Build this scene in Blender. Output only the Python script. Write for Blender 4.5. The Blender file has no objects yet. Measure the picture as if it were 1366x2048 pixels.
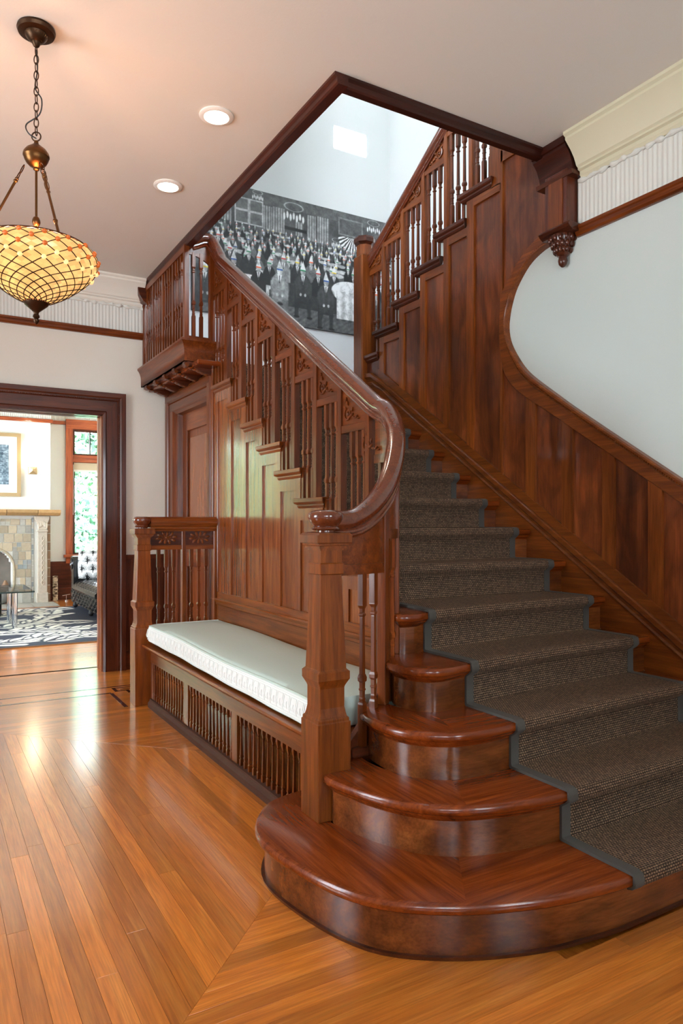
import bpy, bmesh, math, random
import numpy as np
from mathutils import Vector, Matrix

random.seed(7)
RNG = np.random.default_rng(11)
PI = math.pi
scene = bpy.context.scene
COL = scene.collection

# ------------------------------------------------------------------ camera
CAM_H = 1.255
cam_d = bpy.data.cameras.new('camera')
cam = bpy.data.objects.new('camera', cam_d)
COL.objects.link(cam)
cam.location = (0, 0, CAM_H)
cam.rotation_euler = (PI / 2, 0, -math.radians(30.3))
cam_d.sensor_fit = 'VERTICAL'
cam_d.sensor_height = 36.0
cam_d.sensor_width = 24.0
cam_d.lens = 1429.0 / 2048.0 * 36.0
cam_d.shift_y = 24.0 / 2048.0
cam_d.clip_start = 0.05
cam_d.clip_end = 200
scene.camera = cam

# ------------------------------------------------------------------ world, sun, daylight, exposure
world = bpy.data.worlds.new('daylight')
scene.world = world
world.use_nodes = True
bg = world.node_tree.nodes['Background']
bg.inputs[0].default_value = (0.80, 0.91, 1.0, 1)
bg.inputs[1].default_value = 24.0

sun_d = bpy.data.lights.new('sun', 'SUN')
sun_d.energy = 160.0
sun_d.angle = math.radians(0.6)
sun_d.color = (1.0, 0.96, 0.90)
sun = bpy.data.objects.new('sun', sun_d)
COL.objects.link(sun)
sun.location = (2, -6, 12)
SUN_EL = math.radians(60)
sun.rotation_euler = (PI / 2 - SUN_EL, 0, 0)      # light travels towards +y and down

def portal(name, loc, rot, sx, sy):
    """daylight portal in a window opening: guides the sky's light, adds none"""
    d = bpy.data.lights.new(name, 'AREA')
    d.shape = 'RECTANGLE'; d.size = sx; d.size_y = sy
    d.cycles.is_portal = True
    o = bpy.data.objects.new(name, d)
    COL.objects.link(o)
    o.location = loc; o.rotation_euler = rot
    return o
# openings: front wall, living-room garden wall, living-room side wall, upper stair windows
for _x, _w in ((-0.9, 1.2), (-2.55, 0.7), (1.7, 1.0)):
    portal('daylight_portal_front', (_x, -3.13, 1.925), (PI / 2, 0, 0), _w, 1.65)
portal('daylight_portal_left', (-3.13, 3.2, 1.6), (PI / 2, 0, -PI / 2), 1.5, 2.0)
portal('daylight_portal_garden', (2.60, 12.9, 1.78), (PI / 2, 0, PI), 1.10, 2.10)
portal('daylight_portal_flank', (-1.72, 12.9, 1.78), (PI / 2, 0, PI), 1.35, 2.10)
portal('daylight_portal_side', (-2.63, 9.6, 1.70), (PI / 2, 0, -PI / 2), 4.8, 2.4)
portal('daylight_portal_upper', (1.52, 4.60, 4.85), (PI / 2, 0, -PI / 2), 0.9, 1.2)
portal('daylight_portal_landing', (2.95, 1.33, 4.9), (PI / 2, 0, 0), 1.5, 1.4)

vs = scene.view_settings
vs.view_transform = 'Standard'
vs.look = 'None'
vs.gamma = 1.0
vs.use_curve_mapping = False
vs.exposure = 0.17
scene.cycles.use_denoising = True
scene.cycles.max_bounces = 10
scene.cycles.diffuse_bounces = 5
scene.cycles.glossy_bounces = 5
scene.cycles.transparent_max_bounces = 12
scene.cycles.sample_clamp_indirect = 6.0
scene.cycles.caustics_reflective = False
scene.cycles.caustics_refractive = False

# ------------------------------------------------------------------ measures (metres)
W = 3.114            # right-hand wall plane of the stair
R, RUN, NY1 = 0.175, 0.268, 1.475
def nose(n): return NY1 + RUN * (n - 1)
def nline(y): return R + (y - NY1) * (R / RUN)
NL = 14              # landing is step 14
ZL = 2.445
YB = 6.27            # back wall of the hall
CEIL = 3.35
XP = 1.86            # face of stair-side panelling
XE = 1.835           # tread returns

# ------------------------------------------------------------------ mesh helpers
class MB:
    def __init__(s): s.v = []; s.f = []; s.m = []
    def add(s, vs_, fs, mi=0):
        o = len(s.v)
        s.v += [tuple(map(float, p)) for p in vs_]
        s.f += [tuple(i + o for i in f) for f in fs]
        s.m += [mi] * len(fs)
        return s
    def box(s, x0, x1, y0, y1, z0, z1, mi=0):
        return s.add([(x0,y0,z0),(x1,y0,z0),(x1,y1,z0),(x0,y1,z0),(x0,y0,z1),(x1,y0,z1),(x1,y1,z1),(x0,y1,z1)],
                     [(0,3,2,1),(4,5,6,7),(0,1,5,4),(1,2,6,5),(2,3,7,6),(3,0,4,7)], mi)
    def prism(s, poly, a0, a1, axis='x', mi=0):
        """poly of 2-D points extruded along axis (x: pts are (y,z); y: (x,z); z: (x,y))"""
        def P(p, a):
            return {'x': (a, p[0], p[1]), 'y': (p[0], a, p[1]), 'z': (p[0], p[1], a)}[axis]
        n = len(poly)
        return s.add([P(p, a0) for p in poly] + [P(p, a1) for p in poly],
                     [tuple(range(n))[::-1], tuple(range(n, 2 * n))] + [(i, (i + 1) % n, n + (i + 1) % n, n + i) for i in range(n)], mi)
    def loft(s, rings, cap=True, closed=True, mi=0):
        n = len(rings[0]); vs_ = [p for r in rings for p in r]; fs = []
        for k in range(len(rings) - 1):
            for i in range(n if closed else n - 1):
                j = (i + 1) % n
                fs.append((k * n + i, k * n + j, (k + 1) * n + j, (k + 1) * n + i))
        if cap and closed:
            fs.append(tuple(range(n))[::-1]); fs.append(tuple(range((len(rings) - 1) * n, len(rings) * n)))
        return s.add(vs_, fs, mi)
    def turned(s, prof, cx=0, cy=0, segs=16, mi=0, ang=0, cap=True):
        """prof: (radius, z) list"""
        return s.loft([[(cx + r * math.cos(ang + 2 * PI * i / segs), cy + r * math.sin(ang + 2 * PI * i / segs), z) for i in range(segs)] for r, z in prof], cap, True, mi)
    def squared(s, prof, cx=0, cy=0, mi=0):
        """prof: (half width, z) list, square section"""
        return s.loft([[(cx - h, cy - h, z), (cx + h, cy - h, z), (cx + h, cy + h, z), (cx - h, cy + h, z)] for h, z in prof], True, True, mi)
    def sweep(s, path, prof, up=(0, 0, 1), closed_prof=True, cap=True, mi=0, vertical=False, scale=None):
        """prof: (side, up) points; side = right of travel"""
        path = [Vector(p) for p in path]; rings = []
        for i, p in enumerate(path):
            a = path[max(i - 1, 0)]; b = path[min(i + 1, len(path) - 1)]
            t = (b - a).normalized()
            side = t.cross(Vector(up))
            if side.length < 1e-5: side = Vector((1, 0, 0))
            side.normalize()
            u = Vector(up) if vertical else side.cross(t).normalized()
            k = scale[i] if scale else 1.0
            rings.append([tuple(p + side * (a_ * k) + u * (b_ * k)) for a_, b_ in prof])
        return s.loft(rings, cap, closed_prof, mi)
    def tube(s, path, r, segs=6, rr=None, mi=0, ring=False):
        path = [Vector(p) for p in path]; rings = []; prev = None
        n = len(path)
        for i, p in enumerate(path):
            if ring: a = path[(i - 1) % n]; b = path[(i + 1) % n]
            else: a = path[max(i - 1, 0)]; b = path[min(i + 1, n - 1)]
            t = (b - a)
            t = t.normalized() if t.length > 1e-9 else Vector((0, 0, 1))
            if prev is None:
                prev = t.orthogonal().normalized()
            prev = (prev - t * prev.dot(t))
            prev = prev.normalized() if prev.length > 1e-6 else t.orthogonal().normalized()
            q = t.cross(prev)
            rad = rr[i] if rr else r
            rings.append([tuple(p + prev * (rad * math.cos(2 * PI * k / segs)) + q * (rad * math.sin(2 * PI * k / segs))) for k in range(segs)])
        if ring: rings.append(rings[0])
        return s.loft(rings, not ring, True, mi)
    def ball(s, c, rx, ry, rz, segs=10, rings=6, mi=0, rot=None):
        vs_ = []; fs = []
        M = rot or Matrix.Identity(3)
        for k in range(rings + 1):
            ph = -PI / 2 + PI * k / rings
            for i in range(segs):
                th = 2 * PI * i / segs
                p = M @ Vector((rx * math.cos(ph) * math.cos(th), ry * math.cos(ph) * math.sin(th), rz * math.sin(ph)))
                vs_.append((c[0] + p.x, c[1] + p.y, c[2] + p.z))
        for k in range(rings):
            for i in range(segs):
                j = (i + 1) % segs
                fs.append((k * segs + i, k * segs + j, (k + 1) * segs + j, (k + 1) * segs + i))
        return s.add(vs_, fs, mi)

def finish(me, smooth, fix=True, angle=40):
    bm = bmesh.new(); bm.from_mesh(me)
    bmesh.ops.remove_doubles(bm, verts=bm.verts, dist=1e-6)
    if fix: bmesh.ops.recalc_face_normals(bm, faces=bm.faces)
    if smooth:
        ca = math.radians(angle)
        for f in bm.faces: f.smooth = True
        for e in bm.edges:
            if len(e.link_faces) == 2:
                if e.link_faces[0].normal.angle(e.link_faces[1].normal, 0) > ca: e.smooth = False
    bm.to_mesh(me); bm.free()

def build(name, mb, mat, parent=None, smooth=False, bevel=0.0, bseg=1, origin=None, fix=True, angle=40):
    """one mesh object; its origin at the middle of its own box"""
    v = np.array(mb.v, float)
    c = (v.min(0) + v.max(0)) / 2 if origin is None else np.array(origin, float)
    me = bpy.data.meshes.new(name)
    me.from_pydata((v - c).tolist(), [], mb.f)
    mats = mat if isinstance(mat, (list, tuple)) else [mat]
    for m in mats: me.materials.append(m)
    if len(mats) > 1: me.polygons.foreach_set('material_index', mb.m)
    finish(me, smooth, fix, angle)
    o = bpy.data.objects.new(name, me)
    COL.objects.link(o)
    o.location = c
    if bevel:
        b = o.modifiers.new('edge', 'BEVEL'); b.width = bevel; b.segments = bseg; b.limit_method = 'ANGLE'; b.angle_limit = math.radians(50)
        b.harden_normals = False
    if parent is not None: attach(o, parent)
    return o

WORLD_LOC = {}
def wloc(o):
    l = Vector(o.location)
    p = o.parent
    while p is not None:
        l = l + Vector(p.location); p = p.parent
    return l
def attach(o, parent):
    """keep place, only translations are used between things and parts"""
    l = Vector(o.location)
    o.parent = parent
    o.location = l - wloc(parent)

def clone(src, loc, parent=None, rotz=None, name=None):
    """copy of one mesh object at a world place (shares mesh data)"""
    o = src.copy(); COL.objects.link(o)
    o.parent = None; o.location = Vector(loc)
    if name: o.name = name
    if rotz is not None: o.rotation_euler = (0, 0, rotz)
    if parent is not None: attach(o, parent)
    return o

def tag(o, label, cat, group=None, kind=None):
    o['label'] = label; o['category'] = cat
    if group: o['group'] = group
    if kind: o['kind'] = kind
    return o
def thing(name, label, cat, loc=(0, 0, 0), group=None):
    o = bpy.data.objects.new(name, None); COL.objects.link(o)
    o.location = loc; o.empty_display_size = 0.1
    return tag(o, label, cat, group)
def struct(o, label=None, cat=None):
    o['kind'] = 'structure'
    if label: o['label'] = label
    if cat: o['category'] = cat
    return o
def sname(name, loc):
    o = bpy.data.objects.new(name, None); COL.objects.link(o); o.location = loc; o.empty_display_size = 0.1
    return o

# ------------------------------------------------------------------ materials
def srgb(r, g, b):
    def f(c):
        c /= 255.0
        return c / 12.92 if c <= 0.04045 else ((c + 0.055) / 1.055) ** 2.4
    return (f(r), f(g), f(b), 1.0)
def lerp(a, b, t): return tuple(a[i] * (1 - t) + b[i] * t for i in range(3)) + (1.0,)

def newmat(name):
    m = bpy.data.materials.new(name); m.use_nodes = True
    nt = m.node_tree
    p = nt.nodes['Principled BSDF']
    return m, nt, p
def N(nt, typ, **kw):
    n = nt.nodes.new(typ)
    for k, v in kw.items(): setattr(n, k, v)
    return n
def setin(n, **kw):
    for k, v in kw.items():
        n.inputs[k.replace('_', ' ')].default_value = v
    return n

def plain(name, col, rough=0.5, metal=0.0, spec=0.5, coat=0.0, bump=0.0, bscale=200.0, var=0.0, emit=None, estr=0.0, vscale=6.0):
    m, nt, p = newmat(name); L = nt.links
    p.inputs['Base Color'].default_value = col
    p.inputs['Roughness'].default_value = rough
    p.inputs['Metallic'].default_value = metal
    p.inputs['Specular IOR Level'].default_value = spec
    p.inputs['Coat Weight'].default_value = coat
    p.inputs['Coat Roughness'].default_value = 0.1
    if emit is not None:
        p.inputs['Emission Color'].default_value = emit
        p.inputs['Emission Strength'].default_value = estr
    if bump or var:
        tc = N(nt, 'ShaderNodeTexCoord')
    if var:
        n = N(nt, 'ShaderNodeTexNoise'); setin(n, Scale=vscale, Detail=4.0)
        L.new(tc.outputs['Object'], n.inputs['Vector'])
        mx = N(nt, 'ShaderNodeMix', data_type='RGBA')
        mx.inputs['A'].default_value = tuple(c * (1 - var) for c in col[:3]) + (1,)
        mx.inputs['B'].default_value = tuple(min(1, c * (1 + var)) for c in col[:3]) + (1,)
        L.new(n.outputs['Fac'], mx.inputs['Factor']); L.new(mx.outputs['Result'], p.inputs['Base Color'])
    if bump:
        n2 = N(nt, 'ShaderNodeTexNoise'); setin(n2, Scale=bscale, Detail=2.0)
        L.new(tc.outputs['Object'], n2.inputs['Vector'])
        b = N(nt, 'ShaderNodeBump'); setin(b, Strength=bump, Distance=0.002)
        L.new(n2.outputs['Fac'], b.inputs['Height']); L.new(b.outputs['Normal'], p.inputs['Normal'])
    return m

def wood(name, dark, mid, light, axis='z', scale=1.0, rough=0.28, coat=0.35, var=0.25, figure=0.0, stretch=14.0, croug=0.10, contrast=1.0, bump=0.05):
    """grain runs along axis, every object gets its own piece of timber"""
    m, nt, p = newmat(name); L = nt.links
    tc = N(nt, 'ShaderNodeTexCoord'); oi = N(nt, 'ShaderNodeObjectInfo')
    off = N(nt, 'ShaderNodeVectorMath', operation='SCALE'); off.inputs[0].default_value = (13.1, 7.7, 23.3)
    L.new(oi.outputs['Random'], off.inputs['Scale'])
    ad = N(nt, 'ShaderNodeVectorMath', operation='ADD')
    L.new(tc.outputs['Object'], ad.inputs[0]); L.new(off.outputs[0], ad.inputs[1])
    mp = N(nt, 'ShaderNodeMapping')
    sc = [stretch * scale] * 3; sc['xyz'.index(axis)] = scale
    mp.inputs['Scale'].default_value = sc
    L.new(ad.outputs[0], mp.inputs['Vector'])
    n1 = N(nt, 'ShaderNodeTexNoise'); setin(n1, Scale=2.2, Detail=6.0, Roughness=0.62, Distortion=0.6)
    L.new(mp.outputs[0], n1.inputs['Vector'])
    cr = N(nt, 'ShaderNodeValToRGB')
    e = cr.color_ramp.elements
    lo, hi = 0.5 - 0.22 / contrast, 0.5 + 0.22 / contrast
    e[0].position = lo; e[0].color = dark; e[1].position = hi; e[1].color = light
    k = e.new(0.5); k.color = mid
    L.new(n1.outputs['Fac'], cr.inputs['Fac'])
    # pores
    mp2 = N(nt, 'ShaderNodeMapping'); sc2 = [170 * scale] * 3; sc2['xyz'.index(axis)] = 7 * scale
    mp2.inputs['Scale'].default_value = sc2; L.new(ad.outputs[0], mp2.inputs['Vector'])
    n2 = N(nt, 'ShaderNodeTexNoise'); setin(n2, Scale=1.0, Detail=2.0)
    L.new(mp2.outputs[0], n2.inputs['Vector'])
    r2 = N(nt, 'ShaderNodeMapRange'); setin(r2, From_Min=0.35, From_Max=0.6, To_Min=0.82, To_Max=1.04)
    L.new(n2.outputs['Fac'], r2.inputs['Value'])
    mul = N(nt, 'ShaderNodeMix', data_type='RGBA', blend_type='MULTIPLY'); mul.inputs['Factor'].default_value = 1.0
    L.new(cr.outputs['Color'], mul.inputs['A']); L.new(r2.outputs['Result'], mul.inputs['B'])
    last = mul.outputs['Result']
    if figure:
        mp3 = N(nt, 'ShaderNodeMapping'); sc3 = [7.0] * 3; sc3['xyz'.index(axis)] = 2.6
        mp3.inputs['Scale'].default_value = sc3; L.new(ad.outputs[0], mp3.inputs['Vector'])
        n3 = N(nt, 'ShaderNodeTexNoise'); setin(n3, Scale=1.0, Detail=4.0, Distortion=1.6)
        L.new(mp3.outputs[0], n3.inputs['Vector'])
        r3 = N(nt, 'ShaderNodeMapRange'); setin(r3, From_Min=0.35, From_Max=0.65, To_Min=1 - figure, To_Max=1 + figure * 0.6)
        L.new(n3.outputs['Fac'], r3.inputs['Value'])
        m3 = N(nt, 'ShaderNodeMix', data_type='RGBA', blend_type='MULTIPLY'); m3.inputs['Factor'].default_value = 1.0
        L.new(last, m3.inputs['A']); L.new(r3.outputs['Result'], m3.inputs['B']); last = m3.outputs['Result']
    # own tone of every piece
    wn = N(nt, 'ShaderNodeTexWhiteNoise', noise_dimensions='1D'); L.new(oi.outputs['Random'], wn.inputs['W'])
    rv = N(nt, 'ShaderNodeMapRange'); setin(rv, To_Min=1 - var, To_Max=1 + var)
    L.new(wn.outputs['Value'], rv.inputs['Value'])
    hs = N(nt, 'ShaderNodeHueSaturation'); L.new(last, hs.inputs['Color']); L.new(rv.outputs['Result'], hs.inputs['Value'])
    L.new(hs.outputs['Color'], p.inputs['Base Color'])
    p.inputs['Roughness'].default_value = rough
    p.inputs['Specular IOR Level'].default_value = 0.3
    p.inputs['Coat Weight'].default_value = coat
    p.inputs['Coat Roughness'].default_value = croug
    b = N(nt, 'ShaderNodeBump'); setin(b, Strength=bump, Distance=0.001)
    L.new(n2.outputs['Fac'], b.inputs['Height']); L.new(b.outputs['Normal'], p.inputs['Normal'])
    return m

WD, WM, WL_ = srgb(90, 42, 13), srgb(120, 59, 18), srgb(146, 78, 28)
M = {}
for a in 'xyz':
    M['w' + a] = wood('walnut_' + a, WD, WM, WL_, a, croug=0.16, coat=0.18)
    M['d' + a] = wood('dark_walnut_' + a, srgb(54, 23, 12), srgb(80, 35, 17), srgb(100, 47, 24), a, rough=0.32)
    M['m' + a] = wood('darker_wood_' + a, srgb(74, 31, 9), srgb(102, 46, 13), srgb(126, 62, 20), a, croug=0.18, coat=0.12, var=0.18)  # darker brown than the plain walnut, for balusters, balcony and trim
    M['k' + a] = wood('beam_walnut_' + a, srgb(46, 16, 10), srgb(60, 23, 14), srgb(76, 31, 19), a, rough=0.36, coat=0.15)
    M['t' + a] = wood('tread_walnut_' + a, srgb(84, 33, 8), srgb(116, 49, 13), srgb(142, 67, 22), a, scale=0.8, var=0.12, rough=0.26, coat=0.3)
M['fig'] = wood('figured_walnut', srgb(80, 37, 16), srgb(112, 54, 23), srgb(140, 73, 34), 'z', figure=0.35, scale=0.7, stretch=7)
M['pan'] = wood('panel_walnut', srgb(98, 46, 18), srgb(126, 64, 26), srgb(150, 83, 38), 'z', rough=0.24, coat=0.5, croug=0.13, var=0.18)
M['ris'] = wood('riser_walnut', srgb(80, 36, 13), srgb(110, 54, 21), srgb(138, 76, 34), 'x', figure=0.3, scale=0.8, stretch=6, rough=0.26, coat=0.5, croug=0.2)
FD, FM, FL = srgb(176, 92, 28), srgb(204, 118, 42), srgb(226, 146, 64)
M['fx'] = wood('oak_floor_x', FD, FM, FL, 'x', rough=0.30, coat=1.0, var=0.24, stretch=18, croug=0.16, contrast=0.7)
M['fy'] = wood('oak_floor_y', FD, FM, FL, 'y', rough=0.30, coat=1.0, var=0.24, stretch=18, croug=0.16, contrast=0.7)
M['rail'] = wood('handrail_walnut', srgb(92, 40, 18), srgb(100, 44, 20), srgb(108, 49, 23), 'y', var=0.05, rough=0.22, coat=1.0, croug=0.10, bump=0.0)
M['scuff'] = plain('scuffed_rail', srgb(74, 46, 34), 0.7, var=0.3, spec=0.2)
M['inlay'] = plain('dark_inlay', srgb(66, 26, 16), 0.25, coat=0.3)
M['cherry'] = wood('cherry_wood', srgb(110, 44, 22), srgb(160, 76, 40), srgb(186, 98, 56), 'z', var=0.08)
M['cherryx'] = wood('cherry_wood_x', srgb(110, 44, 22), srgb(160, 76, 40), srgb(186, 98, 56), 'x', var=0.08)
M['plaster'] = plain('white_plaster', srgb(204, 211, 205), 0.85, bump=0.35, bscale=120)
M['cream'] = plain('cream_plaster', srgb(224, 216, 202), 0.85, bump=0.35, bscale=120)
M['crownw'] = plain('white_crown_paint', srgb(226, 219, 206), 0.55)
M['plaster_l'] = plain('living_plaster', srgb(240, 238, 230), 0.85, bump=0.2, bscale=120)
M['ceil'] = plain('ceiling_paint', srgb(222, 216, 207), 0.9, bump=0.15, bscale=90)
M['crown'] = plain('cream_paint', srgb(214, 207, 178), 0.55)
M['upper'] = plain('upper_plaster', srgb(238, 240, 240), 0.85)
M['fabric'] = plain('white_gauze', srgb(216, 215, 207), 0.9, bump=0.3, bscale=400)
M['brass'] = plain('aged_brass', srgb(104, 70, 40), 0.36, metal=1.0, var=0.25, vscale=20)
M['bronze'] = plain('dark_bronze', srgb(70, 48, 32), 0.4, metal=0.9, var=0.3, vscale=30)
M['chrome'] = plain('chrome', srgb(225, 228, 232), 0.07, metal=1.0)
M['black'] = plain('black_metal', srgb(22, 22, 24), 0.4)

def arch_glass(name, tint=(1, 1, 1, 1), refl=0.08):
    m = bpy.data.materials.new(name); m.use_nodes = True
    nt = m.node_tree; nt.nodes.clear(); L = nt.links
    out = N(nt, 'ShaderNodeOutputMaterial'); mix = N(nt, 'ShaderNodeMixShader')
    t = N(nt, 'ShaderNodeBsdfTransparent'); t.inputs[0].default_value = tint
    g = N(nt, 'ShaderNodeBsdfGlossy'); g.inputs['Roughness'].default_value = 0.02
    fr = N(nt, 'ShaderNodeFresnel'); fr.inputs[0].default_value = 1.45
    L.new(fr.outputs[0], mix.inputs[0]); L.new(t.outputs[0], mix.inputs[1]); L.new(g.outputs[0], mix.inputs[2])
    L.new(mix.outputs[0], out.inputs[0])
    return m
M['glass'] = arch_glass('window_glass')
M['tglass'] = arch_glass('table_glass', (0.86, 0.93, 0.91, 1))

def crom(pts, n=8):
    """smooth curve through points"""
    P = [np.array(p, float) for p in pts]; out = []
    P = [2 * P[0] - P[1]] + P + [2 * P[-1] - P[-2]]
    for i in range(1, len(P) - 2):
        for k in range(n):
            t = k / n
            out.append(0.5 * ((2 * P[i]) + (-P[i-1] + P[i+1]) * t + (2*P[i-1] - 5*P[i] + 4*P[i+1] - P[i+2]) * t*t + (-P[i-1] + 3*P[i] - 3*P[i+1] + P[i+2]) * t**3))
    out.append(P[-2])
    return [tuple(p) for p in out]
def resample(pts, n):
    P = np.array(pts, float); d = np.r_[0, np.cumsum(np.linalg.norm(np.diff(P, axis=0), axis=1))]
    t = np.linspace(0, d[-1], n)
    return np.stack([np.interp(t, d, P[:, k]) for k in range(P.shape[1])], 1)

def holed(mb, axis, a0, a1, u0, u1, z0, z1, holes):
    us = sorted(set([u0, u1] + [h[i] for h in holes for i in (0, 1)])); zs = sorted(set([z0, z1] + [h[i] for h in holes for i in (2, 3)]))
    us = [u for u in us if u0 <= u <= u1]; zs = [z for z in zs if z0 <= z <= z1]
    for i in range(len(us) - 1):
        for j in range(len(zs) - 1):
            cu, cz = (us[i] + us[i+1]) / 2, (zs[j] + zs[j+1]) / 2
            if any(h[0] < cu < h[1] and h[2] < cz < h[3] for h in holes): continue
            if axis == 'x': mb.box(a0, a1, us[i], us[i+1], zs[j], zs[j+1])
            elif axis == 'y': mb.box(us[i], us[i+1], a0, a1, zs[j], zs[j+1])
            else: mb.box(us[i], us[i+1], zs[j], zs[j+1], a0, a1)
    return mb

# =================================================================== STRUCTURE
# ---- floor: sub-floor slab, then single oak boards laid in mitred frames
floor = struct(build('floor', MB().box(-3.1, 4.3, -3.1, 12.7, -0.10, -0.012), M['fy']), 'honey oak strip floor laid in mitred frames with a dark inlay', 'floor')
BW = 0.0635
def clip(poly, nx, ny, d):
    """keep nx*x+ny*y <= d"""
    out = []
    for i in range(len(poly)):
        a, b = poly[i], poly[(i + 1) % len(poly)]
        fa, fb = nx * a[0] + ny * a[1] - d, nx * b[0] + ny * b[1] - d
        if fa <= 0: out.append(a)
        if fa * fb < 0:
            t = fa / (fa - fb); out.append((a[0] + (b[0] - a[0]) * t, a[1] + (b[1] - a[1]) * t))
    return out
def inset(poly, d):
    c = (sum(p[0] for p in poly) / len(poly), sum(p[1] for p in poly) / len(poly)); n = len(poly); out = []
    A = sum(poly[i][0] * poly[(i+1) % n][1] - poly[(i+1) % n][0] * poly[i][1] for i in range(n)); sg = 1 if A > 0 else -1
    for i in range(n):
        p0, p1, p2 = Vector(poly[i-1]), Vector(poly[i]), Vector(poly[(i+1) % n])
        e1 = (p1 - p0).normalized(); e2 = (p2 - p1).normalized()
        n1 = Vector((-e1.y, e1.x)) * sg; n2 = Vector((-e2.y, e2.x)) * sg
        k = n1 + n2; k = k / max(0.2, k.dot(n1))
        out.append((p1.x + k.x * d, p1.y + k.y * d))
    return out
def board(poly, mat, name='floor_board', top=0.0, thick=0.012):
    if len(poly) < 3: return
    xs = [p[0] for p in poly]; ys = [p[1] for p in poly]
    if max(xs) - min(xs) < 0.02 or max(ys) - min(ys) < 0.02: return
    a = inset(poly, 0.0003); b = inset(poly, 0.0006); n = len(poly)
    mb = MB()
    mb.loft([[(p[0], p[1], top - thick) for p in a], [(p[0], p[1], top - 0.0006) for p in a], [(p[0], p[1], top) for p in b]])
    return build(name, mb, mat, floor)
nb = 0
M1, M2 = 5.12, 1.19          # mitre lines: x + y = M1 ; y - x = M2
def cuts(a, b, rnd):
    c = [a]; t = a + rnd.uniform(0.5, 2.0)
    while t < b - 0.5:
        c.append(t); t += rnd.uniform(1.1, 2.4)
    return c + [b]
rb = random.Random(3)
x = 1.36
while x > -1.15:                                   # boards running with the bench
    x0, x1 = x - BW, x
    lo, hi = max(-0.2, x0 + M2 - 0.1), min(6.3, M1 - x0 + 0.1)
    for a, b in zip(*(lambda c: (c[:-1], c[1:]))(cuts(lo, hi, rb))):
        p = [(x0, a), (x1, a), (x1, b), (x0, b)]
        p = clip(clip(p, 1, 1, M1), 1, -1, -M2)
        board(p, M['fy'])
    x -= BW
y = 2.66
while y > 0.45:                                    # boards running past the foot of the stair
    y0, y1 = y - BW, y
    for a, b in zip(*(lambda c: (c[:-1], c[1:]))(cuts(max(-0.6, y0 - M2 - 0.1), 2.6 if y < 1.5 else 1.6, rb))):
        p = clip([(a, y0), (b, y0), (b, y1), (a, y1)], -1, 1, M2)
        board(p, M['fx'])
    y -= BW
y = 3.78
while y < 6.47:                                    # boards running past the doorway
    y0, y1 = y, y + BW
    for a, b in zip(*(lambda c: (c[:-1], c[1:]))(cuts(max(-0.75, M1 - y1 - 0.1), 1.86 if y > 5.0 else 1.36, rb))):
        p = clip([(a, y0), (b, y0), (b, y1), (a, y1)], -1, -1, -M1)
        if y1 < 5.0 or y0 > 5.66 or True: board(p, M['fx'])
    y += BW
y = 6.47
while y < 8.0:                                     # first boards of the living room
    for a, b in zip(*(lambda c: (c[:-1], c[1:]))(cuts(-0.3, 1.9, rb))):
        board([(a, y), (b, y), (b, y + BW), (a, y + BW)], M['fx'])
    y += BW
build('floor_base_boards', MB().box(-2.5, 3.4, 8.0, 12.7, -0.012, 0.0), M['fx'], floor)
mbx = MB().box(-3, -1.2, -3, 6.4, -0.012, 0.0).box(-1.2, 4.2, -3, 0.43, -0.012, 0.0)
build('floor_border_boards', mbx, M['fy'], floor)
# dark inlay with a key figure in front of the doorway
INL = [((-0.9, 5.63), (1.42, 5.655)), ((-0.9, 5.43), (1.20, 5.455)), ((1.185, 4.98), (1.212, 5.43)),
       ((1.235, 5.47), (1.26, 5.60)), ((1.235, 5.575), (1.40, 5.60)), ((1.235, 5.47), (1.34, 5.493)), ((1.315, 5.395), (1.34, 5.493)), ((1.375, 5.42), (1.40, 5.60)), ((1.315, 5.395), (1.46, 5.42)), ((1.285, 5.525), (1.36, 5.545))]
for a, b in INL:
    build('inlay_strip', MB().box(a[0], b[0], a[1], b[1], -0.004, 0.0008), M['inlay'], floor)

# ---- walls
mb = MB()
holed(mb, 'y', YB, 6.45, -3.1, 1.65, 0, 3.5, [(-0.95, 1.31, 0, 2.19)])
holed(mb, 'y', YB, 6.45, 1.65, 4.4, 0, 6.1, [])
wall_back = struct(build('wall_back', mb, M['cream']), 'pale plaster back wall with the living room doorway', 'wall')

mb = MB().box(W, 3.25, -3.1, 3.33, 0, CEIL + 0.15)
K0, K0R, KRUN, KRISE = 4.766, 4.43, 0.2605, 0.1655     # upper flight: tread 1 nose, near end
def kz(k): return 2.610 + KRISE * k
def knose(k): return K0 - KRUN * (k - 1)
for k in range(1, 7):
    y1 = knose(k) - 0.03 if k > 1 else 4.95
    mb.box(W, 3.25, max(3.33, knose(k + 1) - 0.03), knose(k) - 0.03, 0, kz(k) - 0.036)
mb.box(W, 3.25, knose(1) - 0.03, 4.90, 0, kz(0) - 0.036)
mb.box(W, 3.25, 2.93, 3.43, 3.45, 3.85)
mb.box(W, 3.25, 4.90, YB, 0, ZL - 0.2)
wall_right = struct(build('wall_right', mb, M['plaster']), 'white plaster side wall above the stair panelling', 'wall')

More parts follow.
